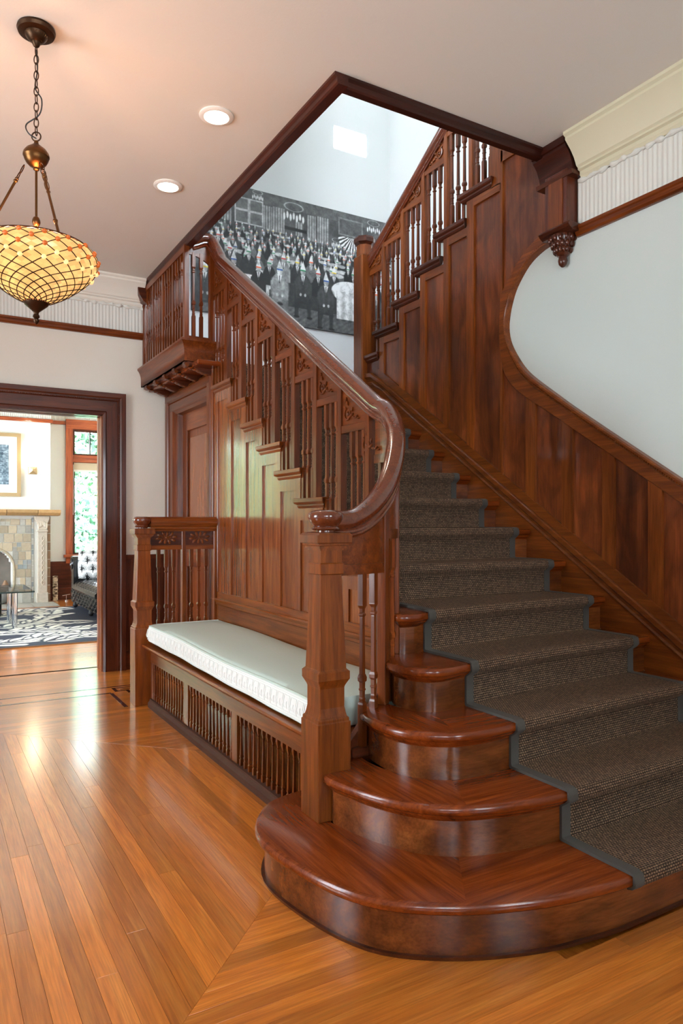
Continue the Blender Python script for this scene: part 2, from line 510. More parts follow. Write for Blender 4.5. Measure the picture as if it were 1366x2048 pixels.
mb = MB()
holed(mb, 'y', -3.25, -3.1, -3.1, 4.4, 0, 6.1, [(-1.5, -0.3, 1.1, 2.75), (-2.9, -2.2, 1.1, 2.75), (1.2, 2.2, 1.1, 2.75)])
struct(build('wall_front', mb, M['plaster']), 'plaster front wall with tall windows behind the viewer', 'wall')
struct(build('wall_left', holed(MB(), 'x', -3.25, -3.1, -3.25, 6.45, 0, 3.5, [(2.45, 3.95, 0.6, 2.6)]), M['plaster']), 'plain plaster left wall of the hall', 'wall')
struct(build('wall_upper_side', MB().box(4.25, 4.4, -3.1, 6.27, 0, 6.1), M['upper']), 'white wall beside the upper flight', 'wall')
mb = holed(MB(), 'x', 1.5, 1.65, 1.3, YB, 3.5, 6.1, [(4.15, 5.05, 4.25, 5.45)])
struct(build('wall_upper_left', mb, M['upper']), 'white upper stairwell wall with a window', 'wall')
mb = holed(MB(), 'y', 1.3, 1.45, 1.65, 4.25, 3.5, 6.1, [(2.2, 3.7, 4.2, 5.6)])
struct(build('wall_upper_front', mb, M['upper']), 'white upper stairwell front wall', 'wall')
mb = holed(MB(), 'z', 6.08, 6.10, 1.5, 4.4, 1.3, 6.45, [(3.57, 3.95, 5.655, 5.79)])
struct(build('ceiling_upper', mb, M['upper']), 'white upper stairwell ceiling with a small rooflight slot', 'ceiling')
# upper back wall finish (brighter paint in the stairwell)
struct(build('wall_landing', MB().box(1.65, 4.25, YB - 0.012, YB, ZL, 6.08), M['upper']), 'bright white stairwell wall behind the landing', 'wall')

mb = MB().box(-3.1, 1.66, -3.1, YB, CEIL, 3.5).box(1.66, 4.25, -3.1, 2.885, CEIL, 3.5)
ceiling = struct(build('ceiling', mb, M['ceil']), 'pale painted hall ceiling around the stair opening', 'ceiling')

# ---- opening trim: outer moulding and flat beam
def beam_y(y0, y1): return MB().prism([(1.640, CEIL), (1.640, 3.338), (1.652, 3.328), (1.652, 3.305), (1.660, 3.298), (1.712, 3.298), (1.712, 3.5), (1.66, 3.5), (1.66, CEIL)], y0, y1, 'y')
b1 = struct(build('trim_1', beam_y(2.866, YB), M['ky']), 'dark moulded wooden beam edging the stair opening along the balcony', 'beam')
mb = MB().prism([(2.866, CEIL), (2.866, 3.338), (2.878, 3.328), (2.878, 3.305), (2.886, 3.298), (2.925, 3.298), (2.925, 3.5), (2.885, 3.5), (2.885, CEIL)], 1.712, W - 0.02, 'x')
b2 = struct(build('trim_2', mb, M['kx']), 'dark moulded wooden beam crossing above the foot of the stair', 'beam')

# ---- crown mouldings
CP = [(0.0, CEIL), (0.165, CEIL), (0.165, 3.335), (0.150, 3.325), (0.150, 3.312), (0.140, 3.302), (0.110, 3.272), (0.082, 3.235), (0.064, 3.195), (0.052, 3.186), (0.052, 3.176), (0.036, 3.170), (0.036, 3.150), (0.022, 3.135), (0.0, 3.135)]
mb = MB().prism([(W - p[0], p[1]) for p in CP], -3.1, 2.70, 'y')
struct(build('trim_3', mb, M['crown'], smooth=True, angle=25), 'cream crown moulding along the side wall', 'moulding')
mb = MB().prism([(YB - p[0], p[1]) for p in CP], -3.1, 1.64, 'x')
struct(build('trim_4', mb, M['crownw'], smooth=True, angle=25), 'cream crown moulding along the back wall', 'moulding')
PR = [(0, 2.888), (0.034, 2.888), (0.034, 2.872), (0.026, 2.866), (0.026, 2.846), (0.018, 2.838), (0.018, 2.832), (0, 2.832)]
mb = MB().prism([(W - p[0], p[1]) for p in PR], -3.1, 2.74, 'y')
struct(build('trim_5', mb, M['my']), 'brown picture rail along the side wall', 'picture rail')
mb = MB().prism([(YB - p[0], p[1] + 0.026) for p in PR], -3.1, 1.66, 'x')
struct(build('trim_6', mb, M['mx']), 'brown picture rail along the back wall', 'picture rail')

# ---- beads
def beads(mb, path, r, step):
    P = resample(path, max(2, int(np.linalg.norm(np.diff(np.array(path), axis=0), axis=1).sum() / step)))
    for p in P:
        x_, y_, z_ = p
        mb.add([(x_-r,y_,z_),(x_,y_-r,z_),(x_+r,y_,z_),(x_,y_+r,z_),(x_,y_,z_+r),(x_,y_,z_-r)], [(0,1,4),(1,2,4),(2,3,4),(3,0,4),(1,0,5),(2,1,5),(3,2,5),(0,3,5)])
    return mb

# ---- living room doorway casing
dc = struct(sname('door_1', (1.4, YB, 0)), 'wide cased opening to the living room', 'doorway')
f = YB
def casing_prof(inner, outer, sgn):           # (x, y) profile of the upright
    w = outer - inner
    return [(inner, f), (inner, f - 0.030), (inner + w * 0.10, f - 0.034), (inner + w * 0.16, f - 0.024), (inner + w * 0.62, f - 0.024), (inner + w * 0.66, f - 0.036), (inner + w * 0.74, f - 0.036), (inner + w * 0.80, f - 0.045), (outer, f - 0.045), (outer, f)]
cpf = [(p[0] - 1.31, p[1]) for p in casing_prof(1.31, 1.497, 1)]
def casing_piece(name, ra, rb_, mat): build(name, MB().loft([ra, rb_]), mat, dc)
cr0 = [(1.31 + w_, y_, 0.0) for w_, y_ in cpf]; cr1 = [(1.31 + w_, y_, 2.182 + w_) for w_, y_ in cpf]
cl1 = [(-0.95 - w_, y_, 2.182 + w_) for w_, y_ in cpf]; cl0 = [(-0.95 - w_, y_, 0.0) for w_, y_ in cpf]
casing_piece('casing', cr0, cr1, M['dz']); casing_piece('head_casing', cr1, cl1, M['dx']); casing_piece('casing', cl1, cl0, M['dz'])
build('bead_moulding', beads(MB(), [(1.44, f - 0.038, 0.05), (1.44, f - 0.038, 2.30)], 0.006, 0.016), M['dz'], dc)
build('bead_moulding', beads(MB(), [(-0.9, f - 0.038, 2.308), (1.44, f - 0.038, 2.308)], 0.006, 0.016), M['dx'], dc)
# grooved jamb with the sliding-door pocket
for yy0, yy1, xi, mt in ((f, f + 0.035, 1.300, 'wz'), (f + 0.035, f + 0.06, 1.318, 'dz'), (f + 0.06, f + 0.085, 1.302, 'wz'), (f + 0.085, f + 0.115, 1.335, 'dz'), (f + 0.115, f + 0.18, 1.302, 'wz')):
    build('jamb_strip', MB().box(xi, 1.345, yy0, yy1, 0, 2.19), M[mt], dc)
for yy0, yy1, zi in ((f, f + 0.035, 2.172), (f + 0.06, f + 0.085, 2.172), (f + 0.115, f + 0.18, 2.172)):
    build('head_strip', MB().box(-0.95, 1.31, yy0, yy1, zi, 2.20), M['dx'], dc)
build('pocket_door', MB().box(1.306, 1.34, f + 0.088, f + 0.112, 0.01, 2.17), M['wz'], dc)

# ---- wainscot on the back wall beside the doorway
wb = struct(sname('trim_7', (1.68, YB, 0)), 'dark low wainscot beside the doorway', 'wainscot')
build('wainscot_panel', MB().box(1.497, 1.86, f - 0.012, f, 0, 0.95), M['dz'], wb)
build('wainscot_cap', MB().box(1.497, 1.86, f - 0.032, f, 0.95, 0.99), M['dx'], wb, bevel=0.004)
for xx in (1.50, 1.70): build('wainscot_stile', MB().box(xx, xx + 0.06, f - 0.022, f - 0.012, 0.12, 0.95), M['dz'], wb)
build('wainscot_base', MB().box(1.497, 1.86, f - 0.028, f, 0, 0.16), M['dx'], wb, bevel=0.003)

# ---- narrow door under the balcony (in the stair side)
d2 = struct(sname('door_2', (XP, 5.7, 0)), 'narrow panelled walnut door under the balcony', 'door')
build('door_leaf', MB().box(1.935, 1.965, 5.13, 5.97, 0.0, 2.19), M['mz'], d2)
build('door_stile', MB().box(1.915, 1.935, 5.86, 5.97, 0.0, 2.19), M['mz'], d2, bevel=0.003)
build('door_stile', MB().box(1.915, 1.935, 5.13, 5.24, 0.0, 2.19), M['mz'], d2, bevel=0.003)
build('door_rail', MB().box(1.915, 1.935, 5.24, 5.86, 2.04, 2.19), M['my'], d2, bevel=0.003)
build('door_rail', MB().box(1.915, 1.935, 5.24, 5.86, 0.9, 1.06), M['my'], d2, bevel=0.003)
build('door_panel', MB().box(1.922, 1.934, 5.30, 5.80, 1.12, 1.98), M['pan'], d2, bevel=0.006)
build('casing', MB().prism([(1.835, 6.225), (1.835, 6.17), (1.848, 6.16), (1.848, 6.05), (1.856, 6.04), (1.872, 6.02), (1.872, 5.99), (1.95, 5.97), (1.97, 5.97), (1.97, 6.26), (1.85, 6.26), (1.85, 6.225)], 0, 2.36, 'z'), M['mz'], d2, bevel=0.002)
build('casing', MB().prism([(1.835, 5.10), (1.835, 5.155), (1.848, 5.165), (1.862, 5.175), (1.862, 5.19), (1.95, 5.20), (1.97, 5.20), (1.97, 5.09), (1.86, 5.09)], 0, 2.36, 'z'), M['mz'], d2, bevel=0.002)
build('head_casing', MB().prism([(1.8335, 2.3635), (1.8335, 2.315), (1.8465, 2.305), (1.8465, 2.225), (1.8605, 2.215), (1.8705, 2.195), (1.95, 2.18), (1.97, 2.18), (1.97, 2.39), (1.85, 2.39)], 5.10, 6.225, 'y'), M['my'], d2, bevel=0.002)
build('bead_moulding', beads(MB(), [(1.845, 5.14, 2.295), (1.845, 6.16, 2.295)], 0.007, 0.017), M['my'], d2)
build('wall_fill', MB().box(1.875, 1.99, 5.08, 6.26, 2.36, 2.42), M['my'], d2)

# ---- panelling on the side wall
XF = W - 0.024      # face of stiles and rails
def slab(name, poly, x0, x1, mat, bevel=0.0, parent=wall_right):
    return build(name, MB().prism(poly, x0, x1, 'x'), mat, parent, bevel=bevel)
def band(y0, y1, o0, o1): return [(y0, nline(y0) + o0), (y1, nline(y1) + o0), (y1, nline(y1) + o1), (y0, nline(y0) + o1)]
YS = 1.20
slab('stair_skirt', [(YS, 0)] + [(1.50, 0.0), (4.80, nline(4.80) - 0.20), (4.96, ZL - 0.20), (4.96, ZL + 0.03), (4.76, nline(4.76) + 0.035), (YS, nline(YS) + 0.035)], W - 0.016, W, M['wy'], 0)
capp = [(-0.0, -0.046), (0.026, -0.046), (0.030, -0.036), (0.022, -0.026), (0.022, -0.004), (0.034, 0.002), (0.044, 0.012), (0.044, 0.040), (0.036, 0.046), (0.0, 0.046)]
path = [(W, y_, nline(y_) + 0.077) for y_ in (YS, 2, 3, 4, 4.70)] + [(W, 4.745, nline(4.745) + 0.068), (W, 4.80, ZL - 0.03), (W, 4.95, ZL - 0.012)]
mb = MB(); rings = []
for p in path: rings.append([(p[0] - a, p[1], p[2] + b) for a, b in capp])
mb.loft(rings); build('skirt_cap', mb, M['wy'], wall_right, smooth=True, angle=30)
slab('panel_rail', band(YS, 4.72, 0.120, 0.187), XF, W, M['wy'])
# backing behind the panels (one board per panel is laid over it)
PANELS = [(4.43, 4.636, 1), (4.166, 4.369, 2), (3.897, 4.103, 3), (3.652, 3.84, 4)]
for y0, y1, k in PANELS:
    top = kz(k) - 0.115
    slab('panel', [(y0 - 0.01, nline(y0) + 0.17), (y1 + 0.01, nline(y1) + 0.17), (y1 + 0.01, top + 0.01), (y0 - 0.01, top + 0.01)], W - 0.010, W, M['fig'], 0)
    slab('panel_rail', [(y0, top), (y1, top), (y1, kz(k) - 0.06), (y0, kz(k) - 0.06)], XF, W, M['wy'])
slab('panel', [(3.32, nline(3.32) + 0.17), (3.592, nline(3.59) + 0.17), (3.592, kz(5) - 0.10), (3.32, kz(5) - 0.10)], W - 0.010, W, M['fig'], 0)
slab('panel_rail', [(3.33, kz(5) - 0.11), (3.582, kz(5) - 0.11), (3.582, kz(5) - 0.06), (3.33, kz(5) - 0.06)], XF, W, M['wy'])
STI = [(4.636, 4.70, 1), (4.369, 4.43, 2), (4.103, 4.166, 3), (3.84, 3.897, 4), (3.582, 3.652, 5)]
for y0, y1, k in STI:
    slab('stile', [(y0, nline(y0) + 0.187), (y1, nline(y1) + 0.187), (y1, kz(k) - 0.06), (y0, kz(k) - 0.06)], XF, W, M['wz'])
slab('stile', [(4.70, nline(4.70) + 0.12), (4.93, ZL + 0.03), (4.93, kz(0) - 0.05), (4.70, kz(0) - 0.05)], XF + 0.008, W, M['dz'])
slab('stile', [(3.315, nline(3.315) + 0.187), (3.338, nline(3.338) + 0.187), (3.338, 3.37), (3.432, 3.37), (3.432, 3.84), (3.315, 3.84)], XF, W, M['wz'])
# sweeping top rail of the wainscot, turning up and over into the bracket
inn = [(YS, nline(YS) + 0.880), (2.0, nline(2.0) + 0.880), (2.654, 1.832), (2.922, 2.02), (3.098, 2.153), (3.192, 2.261), (3.256, 2.366), (3.276, 2.447), (3.272, 2.52), (3.250, 2.60), (3.203, 2.694), (3.102, 2.795), (2.986, 2.844), (2.90, 2.852)]
out = [(YS, nline(YS) + 0.765), (2.0, nline(2.0) + 0.765), (2.70, nline(2.7) + 0.765), (2.96, nline(2.96) + 0.765), (3.129, 2.016), (3.245, 2.11), (3.315, 2.22), (3.338, 2.35), (3.345, 2.45), (3.338, 2.60), (3.319, 2.696), (3.182, 2.835), (3.063, 2.912), (2.90, 2.950)]
NI = 120
ci = resample(crom(inn), NI); co = resample(crom(out), NI)
# pair outer points with the nearest normals
co = np.array([co[np.argmin(np.linalg.norm(co - p, axis=1) + 0.0)] if 0 else co[i] for i, p in enumerate(ci)])
def across(t): return ci * (1 - t) + co * t
mb = MB(); rings = []
for t, d in ((0.0, 0.0), (0.0, 0.036), (0.06, 0.046), (0.14, 0.046), (0.18, 0.034), (0.30, 0.034), (0.34, 0.026), (0.96, 0.026), (1.0, 0.022), (1.0, 0.0)):
    q = across(t); rings.append([(W - d, p[0], p[1]) for p in q])
rings.append(rings[0])
mb.loft(rings, cap=False, closed=False)
build('wainscot_rail', mb, M['wy'], wall_right, smooth=True, angle=30)
q = across(0.24)
build('bead_moulding', beads(MB(), [(W - 0.036, p[0], p[1]) for p in q], 0.0055, 0.015), M['wy'], wall_right)
# big upper panel above the sweep, closed against the curve
big = [(2.905, 3.42), (2.905, 2.95)] + [tuple(p) for p in co[::-1] if p[1] > 2.40] + [(3.33, 3.42)]
big = [p for p in big if p[0] <= 3.33]
cur = [tuple(p) for p in co if p[1] > 2.30]        # from left-low to right-top
poly = [(min(p[0] + 0.0, 3.32), p[1] - 0.012) for p in cur] + [(2.90, 3.80), (3.32, 3.80)]
slab('panel', poly, W - 0.010, W, M['fig'], 0)
slab('panel_rail', [(2.93, 3.50), (3.33, 3.50), (3.33, 3.57), (2.93, 3.57)], XF, W, M['wy'])
# wainscot panels below the sweep
WY = [(3.119, 3.315)] + [(3.119 - 0.0785 - 0.277 * i - 0.2, 3.119 - 0.0785 - 0.277 * i) for i in range(6)]
for i, (y0, y1) in enumerate(WY):
    slab('panel', [(y0 - 0.012, nline(y0) + 0.17), (y1 + 0.004, nline(y1) + 0.17), (y1 + 0.004, nline(y1) + (0.80 if i else 0.83)), (y0 - 0.012, nline(y0) + 0.80)], W - 0.010, W, M['fig'], 0)
    ys0, ys1 = y0 - 0.0785, y0
    slab('stile', [(ys0, nline(ys0) + 0.187), (ys1, nline(ys1) + 0.187), (ys1, nline(ys1) + 0.79), (ys0, nline(ys0) + 0.79)], XF + 0.001, W, M['wz'])

# =================================================================== STAIRCASE
stair = thing('staircase', 'walnut staircase with bullnosed lower treads and a panelled side', 'staircase', (2.3, 2.6, 0))
NOSE = {
 1: [(1.335, 2.60), (1.17, 2.555), (1.05, 2.42), (0.995, 2.25), (1.018, 2.005), (1.078, 1.805), (1.168, 1.679), (1.342, 1.561), (1.559, 1.480), (1.734, 1.450), (1.902, 1.438), (2.4, 1.445), (3.098, 1.475)],
 2: [(1.33, 2.40), (1.247, 2.27), (1.255, 2.16), (1.30, 2.003), (1.379, 1.865), (1.498, 1.772), (1.692, 1.715), (1.915, 1.696), (2.5, 1.715), (3.098, 1.743)],
 3: [(1.49, 2.42), (1.452, 2.33), (1.440, 2.18), (1.48, 2.053), (1.579, 1.962), (1.68, 1.934), (1.784, 1.930), (1.934, 1.945), (2.5, 1.985), (3.098, 2.011)],
 4: [(1.64, 2.47), (1.605, 2.374), (1.622, 2.25), (1.68, 2.185), (1.756, 2.172), (1.903, 2.195), (2.4, 2.250), (3.098, 2.279)],
 5: [(1.735, 2.56), (1.71, 2.49), (1.745, 2.455), (1.818, 2.448), (1.927, 2.475), (2.5, 2.530), (3.098, 2.547)],
}
def nosecurve(n):
    if n in NOSE: return [tuple(p) for p in resample(crom(NOSE[n], 8), 64)]
    return [(1.862, nose(n)), (3.098, nose(n))]
def inset_curve(c, d):
    """move a left-to-right curve inwards (up the stair)"""
    P = np.array(c); T = np.gradient(P, axis=0); T /= np.linalg.norm(T, axis=1)[:, None]
    Nn = np.stack([-T[:, 1], T[:, 0]], 1)
    return P + Nn * d
ROUND = [(0.016, 0.0), (0.006, -0.003), (0.001, -0.010), (0.0, -0.018), (0.001, -0.027), (0.006, -0.033), (0.016, -0.036)]
for n in range(1, 14):
    c = nosecurve(n); z = n * R; K = len(c)
    rings = [[(p[0], p[1], z + dz) for p in inset_curve(c, d)] for d, dz in ROUND]
    nxt = nosecurve(n + 1)
    back = [(p[0] + (0.02 if n < 5 else 0), p[1] + 0.075) for p in nxt][::-1]
    if n == 1: back = back + [(1.40, 2.60)]
    mb = MB(); mb.loft(rings, cap=False, closed=False)
    if n <= 4:
        S0 = ((1.342, 1.561), (1.498, 1.772), (1.60, 1.955), (1.66, 2.19))[n - 1]; S1 = ((1.52, 1.84), (1.63, 2.02), (1.70, 2.25), (1.76, 2.52))[n - 1]
        ks = int(np.argmin([math.dist(p[:2], S0) for p in rings[0]])); bs = int(np.argmin([math.dist(p, S1) for p in back]))
        left = rings[0][:ks + 1] + [(p[0], p[1], z) for p in back[bs:]]
        right = rings[0][ks:] + [(p[0], p[1], z) for p in back[:bs + 1]]
        mb.add(left, [tuple(range(len(left)))], 1); mb.add(right, [tuple(range(len(right)))], 0)
        mats = [M['tx'], M['ty']]
        mb.v = mb.v
    else:
        top = rings[0] + [(p[0], p[1], z) for p in back]
        mb.add(top, [tuple(range(len(top)))]); mats = [M['tx']]
    bot = rings[-1] + [(p[0], p[1], z - 0.036) for p in back]
    mb.add(bot, [tuple(range(len(bot)))[::-1]])
    t = build('tread', mb, mats if len(mats) > 1 else mats[0], stair, smooth=True, angle=35)
    # riser and cove under the nosing
    ri = inset_curve(c, 0.034); ro = inset_curve(c, 0.052)
    zb = (n - 1) * R
    mb = MB(); mb.loft([[(p[0], p[1], zb) for p in ri], [(p[0], p[1], z - 0.036) for p in ri], [(p[0], p[1], z - 0.036) for p in ro], [(p[0], p[1], zb) for p in ro], [(p[0], p[1], zb) for p in ri]], cap=False, closed=False)
    build('riser', mb, M['ris'], stair, smooth=True, angle=35)
    if n > 1:
        a = [inset_curve(c, d) for d in (0.034, 0.016, 0.020, 0.029, 0.034)]; zz = (z - 0.036, z - 0.036, z - 0.046, z - 0.052, z - 0.060)
        mb = MB(); mb.loft([[(p[0], p[1], q) for p in cc] for cc, q in zip(a, zz)], cap=False, closed=False)
        build('cove_moulding', mb, M['tx'], t, smooth=True)
    else:
        a = [inset_curve(c, d) for d in (0.034, 0.022, 0.026, 0.034)]; zz = (0.012, 0.012, 0.0, 0.0)
        mb = MB(); mb.loft([[(p[0], p[1], q) for p in cc] for cc, q in zip(a, zz)], cap=False, closed=False)
        build('floor_fillet', mb, M['dx'], stair, smooth=True)
build('riser', MB().box(1.87, 3.098, nose(14) + 0.034, nose(14) + 0.055, 13 * R, ZL - 0.036), M['ris'], stair)
build('landing', MB().box(1.70, 4.2, nose(14), YB - 0.012, ZL - 0.036, ZL), M['tx'], stair, bevel=0.006)
build('landing_beam', MB().box(1.98, 4.2, nose(14) + 0.055, YB, ZL - 0.2, ZL - 0.036), M['dx'], stair)

# tread returns on the open side
rp = [(XE, 0.0), (XE, -0.022), (XE + 0.006, -0.030), (XE + 0.016, -0.034), (XE + 0.016, -0.044), (XE + 0.024, -0.056), (XE + 0.036, -0.064), (XE + 0.06, -0.064), (XE + 0.06, 0.0)]
for n in range(6, 14):
    mb = MB(); y0, y1 = nose(n) - 0.006, nose(n) + 0.345 if n < 13 else 5.07
    rings = []
    for yy, sx in ((y0, 1), (y1, -1)):
        rings.append([(p[0], yy + (p[0] - XE) * 0.9 * sx if p[1] < -0.03 else yy, n * R + p[1] + 0.0005) for p in rp])
    mb.loft(rings); build('tread_return', mb, M['wy'], stair, bevel=0.003)

# panelled side under the returns
for n in range(5, 14):
    y0, y1 = nose(n) + 0.03, nose(n + 1) + 0.03
    if n == 13: y1 = 5.10
    if n == 5: y0 = 2.80
    zt = n * R - 0.036
    build('side_backing', MB().box(XP + 0.014, 1.95, y0, y1, 0.40, zt), M['wz'], stair)
    if n >= 6:
        ya, yb_ = nose(n) + 0.109, nose(n) + 0.299
        if n == 13: yb_ = 4.99
        build('panel', MB().box(XP + 0.011, XP + 0.016, ya - 0.004, yb_ + 0.004, 0.745, n * R - 0.115), M['pan'], stair)
        build('panel_rail', MB().box(XP, XP + 0.014, ya, yb_, n * R - 0.125, zt), M['pan'], stair)
        build('stile', MB().box(XP, XP + 0.014, nose(n) + 0.031, ya, 0.757, zt), M['pan'], stair)
build('stile', MB().box(XP, XP + 0.014, 4.99, 5.09, 0.757, 13 * R - 0.036), M['pan'], stair, bevel=0.002)
build('stile', MB().box(1.848, XP + 0.03, 5.062, 5.095, 0.43, 2.42), M['wz'], stair, bevel=0.003)
build('panel_rail', MB().box(XP, XP + 0.014, 2.80, 5.09, 0.70, 0.757), M['wy'], stair, bevel=0.002)
build('dado_moulding', MB().prism([(XP + 0.01, 0.712), (1.842, 0.712), (1.836, 0.704), (1.842, 0.694), (1.85, 0.684), (1.852, 0.668), (XP + 0.01, 0.66)], 2.82, 5.07, 'y'), M['wy'], stair, smooth=True, angle=30)
build('dado_board', MB().box(XP - 0.002, XP + 0.014, 2.80, 5.07, 0.40, 0.664), M['wy'], stair)

# curve of the lower balustrade in plan
XR, YQ, CX, CY0 = 1.876, 2.86, 1.29, 2.338
def bcurve(s):
    th = s * PI / 2
    return (CX + (XR - CX) * math.sin(th), YQ - (YQ - CY0) * math.cos(th))
def bnorm(s):                                     # pointing to the hall side (away from the treads)
    a, b = bcurve(s - 0.01), bcurve(s + 0.01); t = Vector((b[0] - a[0], b[1] - a[1])).normalized()
    return Vector((-t.y, t.x))
mb = MB(); rings = [[], [], [], []]
for i in range(25):
    s_ = 0.06 + 0.94 * i / 24; p = bcurve(s_); nn = bnorm(s_); zt = min(0.30 + 0.78 * s_, 1.0)
    for k, (d, z_) in enumerate(((0.035, 0.0), (0.035, zt), (0.012, zt), (0.012, 0.0))):
        rings[k].append((p[0] + nn.x * d, p[1] + nn.y * d, z_))
mb.loft(rings + [rings[0]], cap=False, closed=False)
build('curved_string', mb, M['dx'], stair, smooth=True)
p = bcurve(0.26)
build('baluster_plinth', MB().box(p[0] - 0.10, p[0] + 0.05, p[1] - 0.035, p[1] + 0.03, 0.352, 0.39), M['dx'], stair, bevel=0.006)
# upper flight treads
for k in range(0, 8):
    yn = knose(k) if k else 4.93
    build('upper_tread', MB().box(W - 0.0, 4.2, knose(k + 1) - 0.03, yn, kz(k) - 0.036, kz(k)), M['tx'], stair, bevel=0.006)
    build('upper_riser', MB().box(W + 0.14, 4.2, yn - 0.05, yn - 0.03, kz(k) - KRISE, kz(k) - 0.036), M['ris'], stair)
    if k <= 5:
        mb = MB(); X0 = W - 0.052
        rq = [(X0 + (p[0] - XE), p[1]) for p in rp]; rings = []
        ya, yb2 = (knose(k + 1) - 0.075, yn) if k else (4.694, 4.90)
        for yy, sx in ((ya, 1), (yb2, -1)):
            rings.append([(p[0], yy + (p[0] - X0) * 0.9 * sx if p[1] < -0.03 else yy, kz(k) + p[1] + 0.0005) for p in rq])
        mb.loft(rings); build('tread_return', mb, M['dy'], stair, bevel=0.003)

# =================================================================== BALUSTRADE OF THE LOWER FLIGHT
bal = thing('stair_balustrade', 'curving walnut balustrade sweeping from the square newel up the lower flight', 'balustrade', (1.29, 2.33, R))
OFF_U, OFF_T = 0.672, 0.786
RAILP = [(-0.022, -0.054), (-0.026, -0.046), (-0.022, -0.040), (-0.030, -0.034), (-0.030, -0.026), (-0.024, -0.020), (-0.036, -0.008), (-0.041, 0.008), (-0.039, 0.024), (-0.030, 0.039), (-0.015, 0.047), (0.0, 0.050),
         (0.015, 0.047), (0.030, 0.039), (0.039, 0.024), (0.041, 0.008), (0.036, -0.008), (0.024, -0.020), (0.030, -0.026), (0.030, -0.034), (0.022, -0.040), (0.026, -0.046), (0.022, -0.054)]
ZS = [(0.0, 1.307), (0.12, 1.313), (0.2, 1.335), (0.3, 1.385), (0.4, 1.452), (0.5, 1.535), (0.6, 1.625), (0.7, 1.705), (0.8, 1.772), (0.9, 1.832), (1.0, nline(YQ) + OFF_T)]
zc = crom([(a, b) for a, b in ZS], 6)
def ztop(s): return float(np.interp(s, [q[0] for q in zc], [q[1] for q in zc]))
path = []
for i in range(45):
    s_ = i / 44; p = bcurve(s_); path.append((p[0], p[1], ztop(s_) - 0.055))
for y_ in np.linspace(YQ + 0.05, 4.90, 16): path.append((XR, y_, nline(y_) + OFF_T - 0.058))
zend = nline(4.90) + OFF_T - 0.058
path += [tuple(p) for p in crom([(XR, 4.96, nline(4.96) + OFF_T - 0.056), (XR - 0.002, 5.03, 3.262), (XR - 0.015, 5.085, 3.335), (1.845, 5.112, 3.372), (1.79, 5.118, 3.372), (1.735, 5.118, 3.345), (1.70, 5.118, 3.33)], 5)]
hr = build('handrail', MB().sweep(path, RAILP), M['rail'], bal, smooth=True, angle=28)

# square newel with moulded cap
def newel(cx, cy, z0, parent, mat):
    h = 0.0685
    prof = [(h, z0), (h, 0.527), (h - 0.004, 0.531), (h - 0.004, 0.541), (h - 0.010, 0.546), (0.055, 0.560), (0.0515, 0.580), (0.0515, 0.652), (0.054, 0.660), (0.060, 0.672), (0.0665, 0.684), (0.0665, 0.712), (0.062, 0.716), (0.0565, 0.720), (0.0435, 1.070)]
    n_ = build('newel_post', MB().squared(prof, cx, cy), mat, parent, bevel=0.002)
    build('band', MB().squared([(0.050, 1.070), (0.050, 1.108), (0.046, 1.112)], cx, cy), mat, n_, bevel=0.002)
    build('neck', MB().squared([(0.0435, 1.108), (0.0435, 1.158), (0.050, 1.158), (0.050, 1.166), (0.057, 1.166), (0.057, 1.174), (0.064, 1.176), (0.064, 1.184)], cx, cy), mat, n_)
    build('cap_block', MB().squared([(0.0735, 1.184), (0.0735, 1.214), (0.066, 1.222), (0.03, 1.226)], cx, cy), mat, n_, bevel=0.003)
    build('turned_cap', MB().turned([(0.030, 1.222), (0.036, 1.226), (0.036, 1.230), (0.048, 1.232), (0.053, 1.238), (0.050, 1.244), (0.046, 1.246), (0.050, 1.252), (0.060, 1.264), (0.066, 1.280), (0.064, 1.294), (0.054, 1.303), (0.035, 1.307), (0.0, 1.308)], cx, cy, 28), M['rail'], n_, smooth=True)
    return n_
newel(1.2935, 2.33, R, bal, M['wz'])

# balusters: square blocks, ringed slender shaft
def balprof(h, half=0.0125, low=0.17, ringh=0.11, upper=0.125, z0=0.0):
    H2 = h - upper
    p = [(half, z0), (half, z0 + low - 0.008), (half * 0.86, z0 + low), (half * 0.60, z0 + low + 0.006), (half * 0.72, z0 + low + 0.010), (half * 0.72, z0 + low + 0.016), (half * 0.60, z0 + low + 0.020), (half * 0.62, z0 + low + 0.045), (half * 0.78, z0 + low + 0.048), (half * 0.78, z0 + low + 0.053), (half * 0.64, z0 + low + 0.056), (half * 0.66, z0 + low + 0.078), (half * 1.0, z0 + low + 0.084), (half * 1.04, z0 + low + 0.098), (half * 0.80, z0 + low + 0.108), (half * 0.66, z0 + low + 0.112),
         (half * 0.56, z0 + H2 - 0.050), (half * 0.52, z0 + H2 - 0.046), (half * 0.84, z0 + H2 - 0.040), (half * 0.84, z0 + H2 - 0.034), (half * 0.55, z0 + H2 - 0.029), (half * 0.62, z0 + H2 - 0.014), (half * 1.02, z0 + H2 - 0.002), (half * 1.02, z0 + H2), (half, z0 + H2 + 0.002), (half, z0 + h)]
    return p
BH = 0.67
b0 = build('baluster', MB().squared(balprof(BH + 0.004)), M['mz'], None)
b0.location = (0, 0, 0)
me_b = b0.data
BCEN = b0.data
def place_baluster(x_, y_, z_, parent, rz=None, proto=b0):
    # prototype mesh is centred on its box
    return clone(proto, (x_, y_, z_ + (BH + 0.004) / 2), parent, rz, 'baluster')
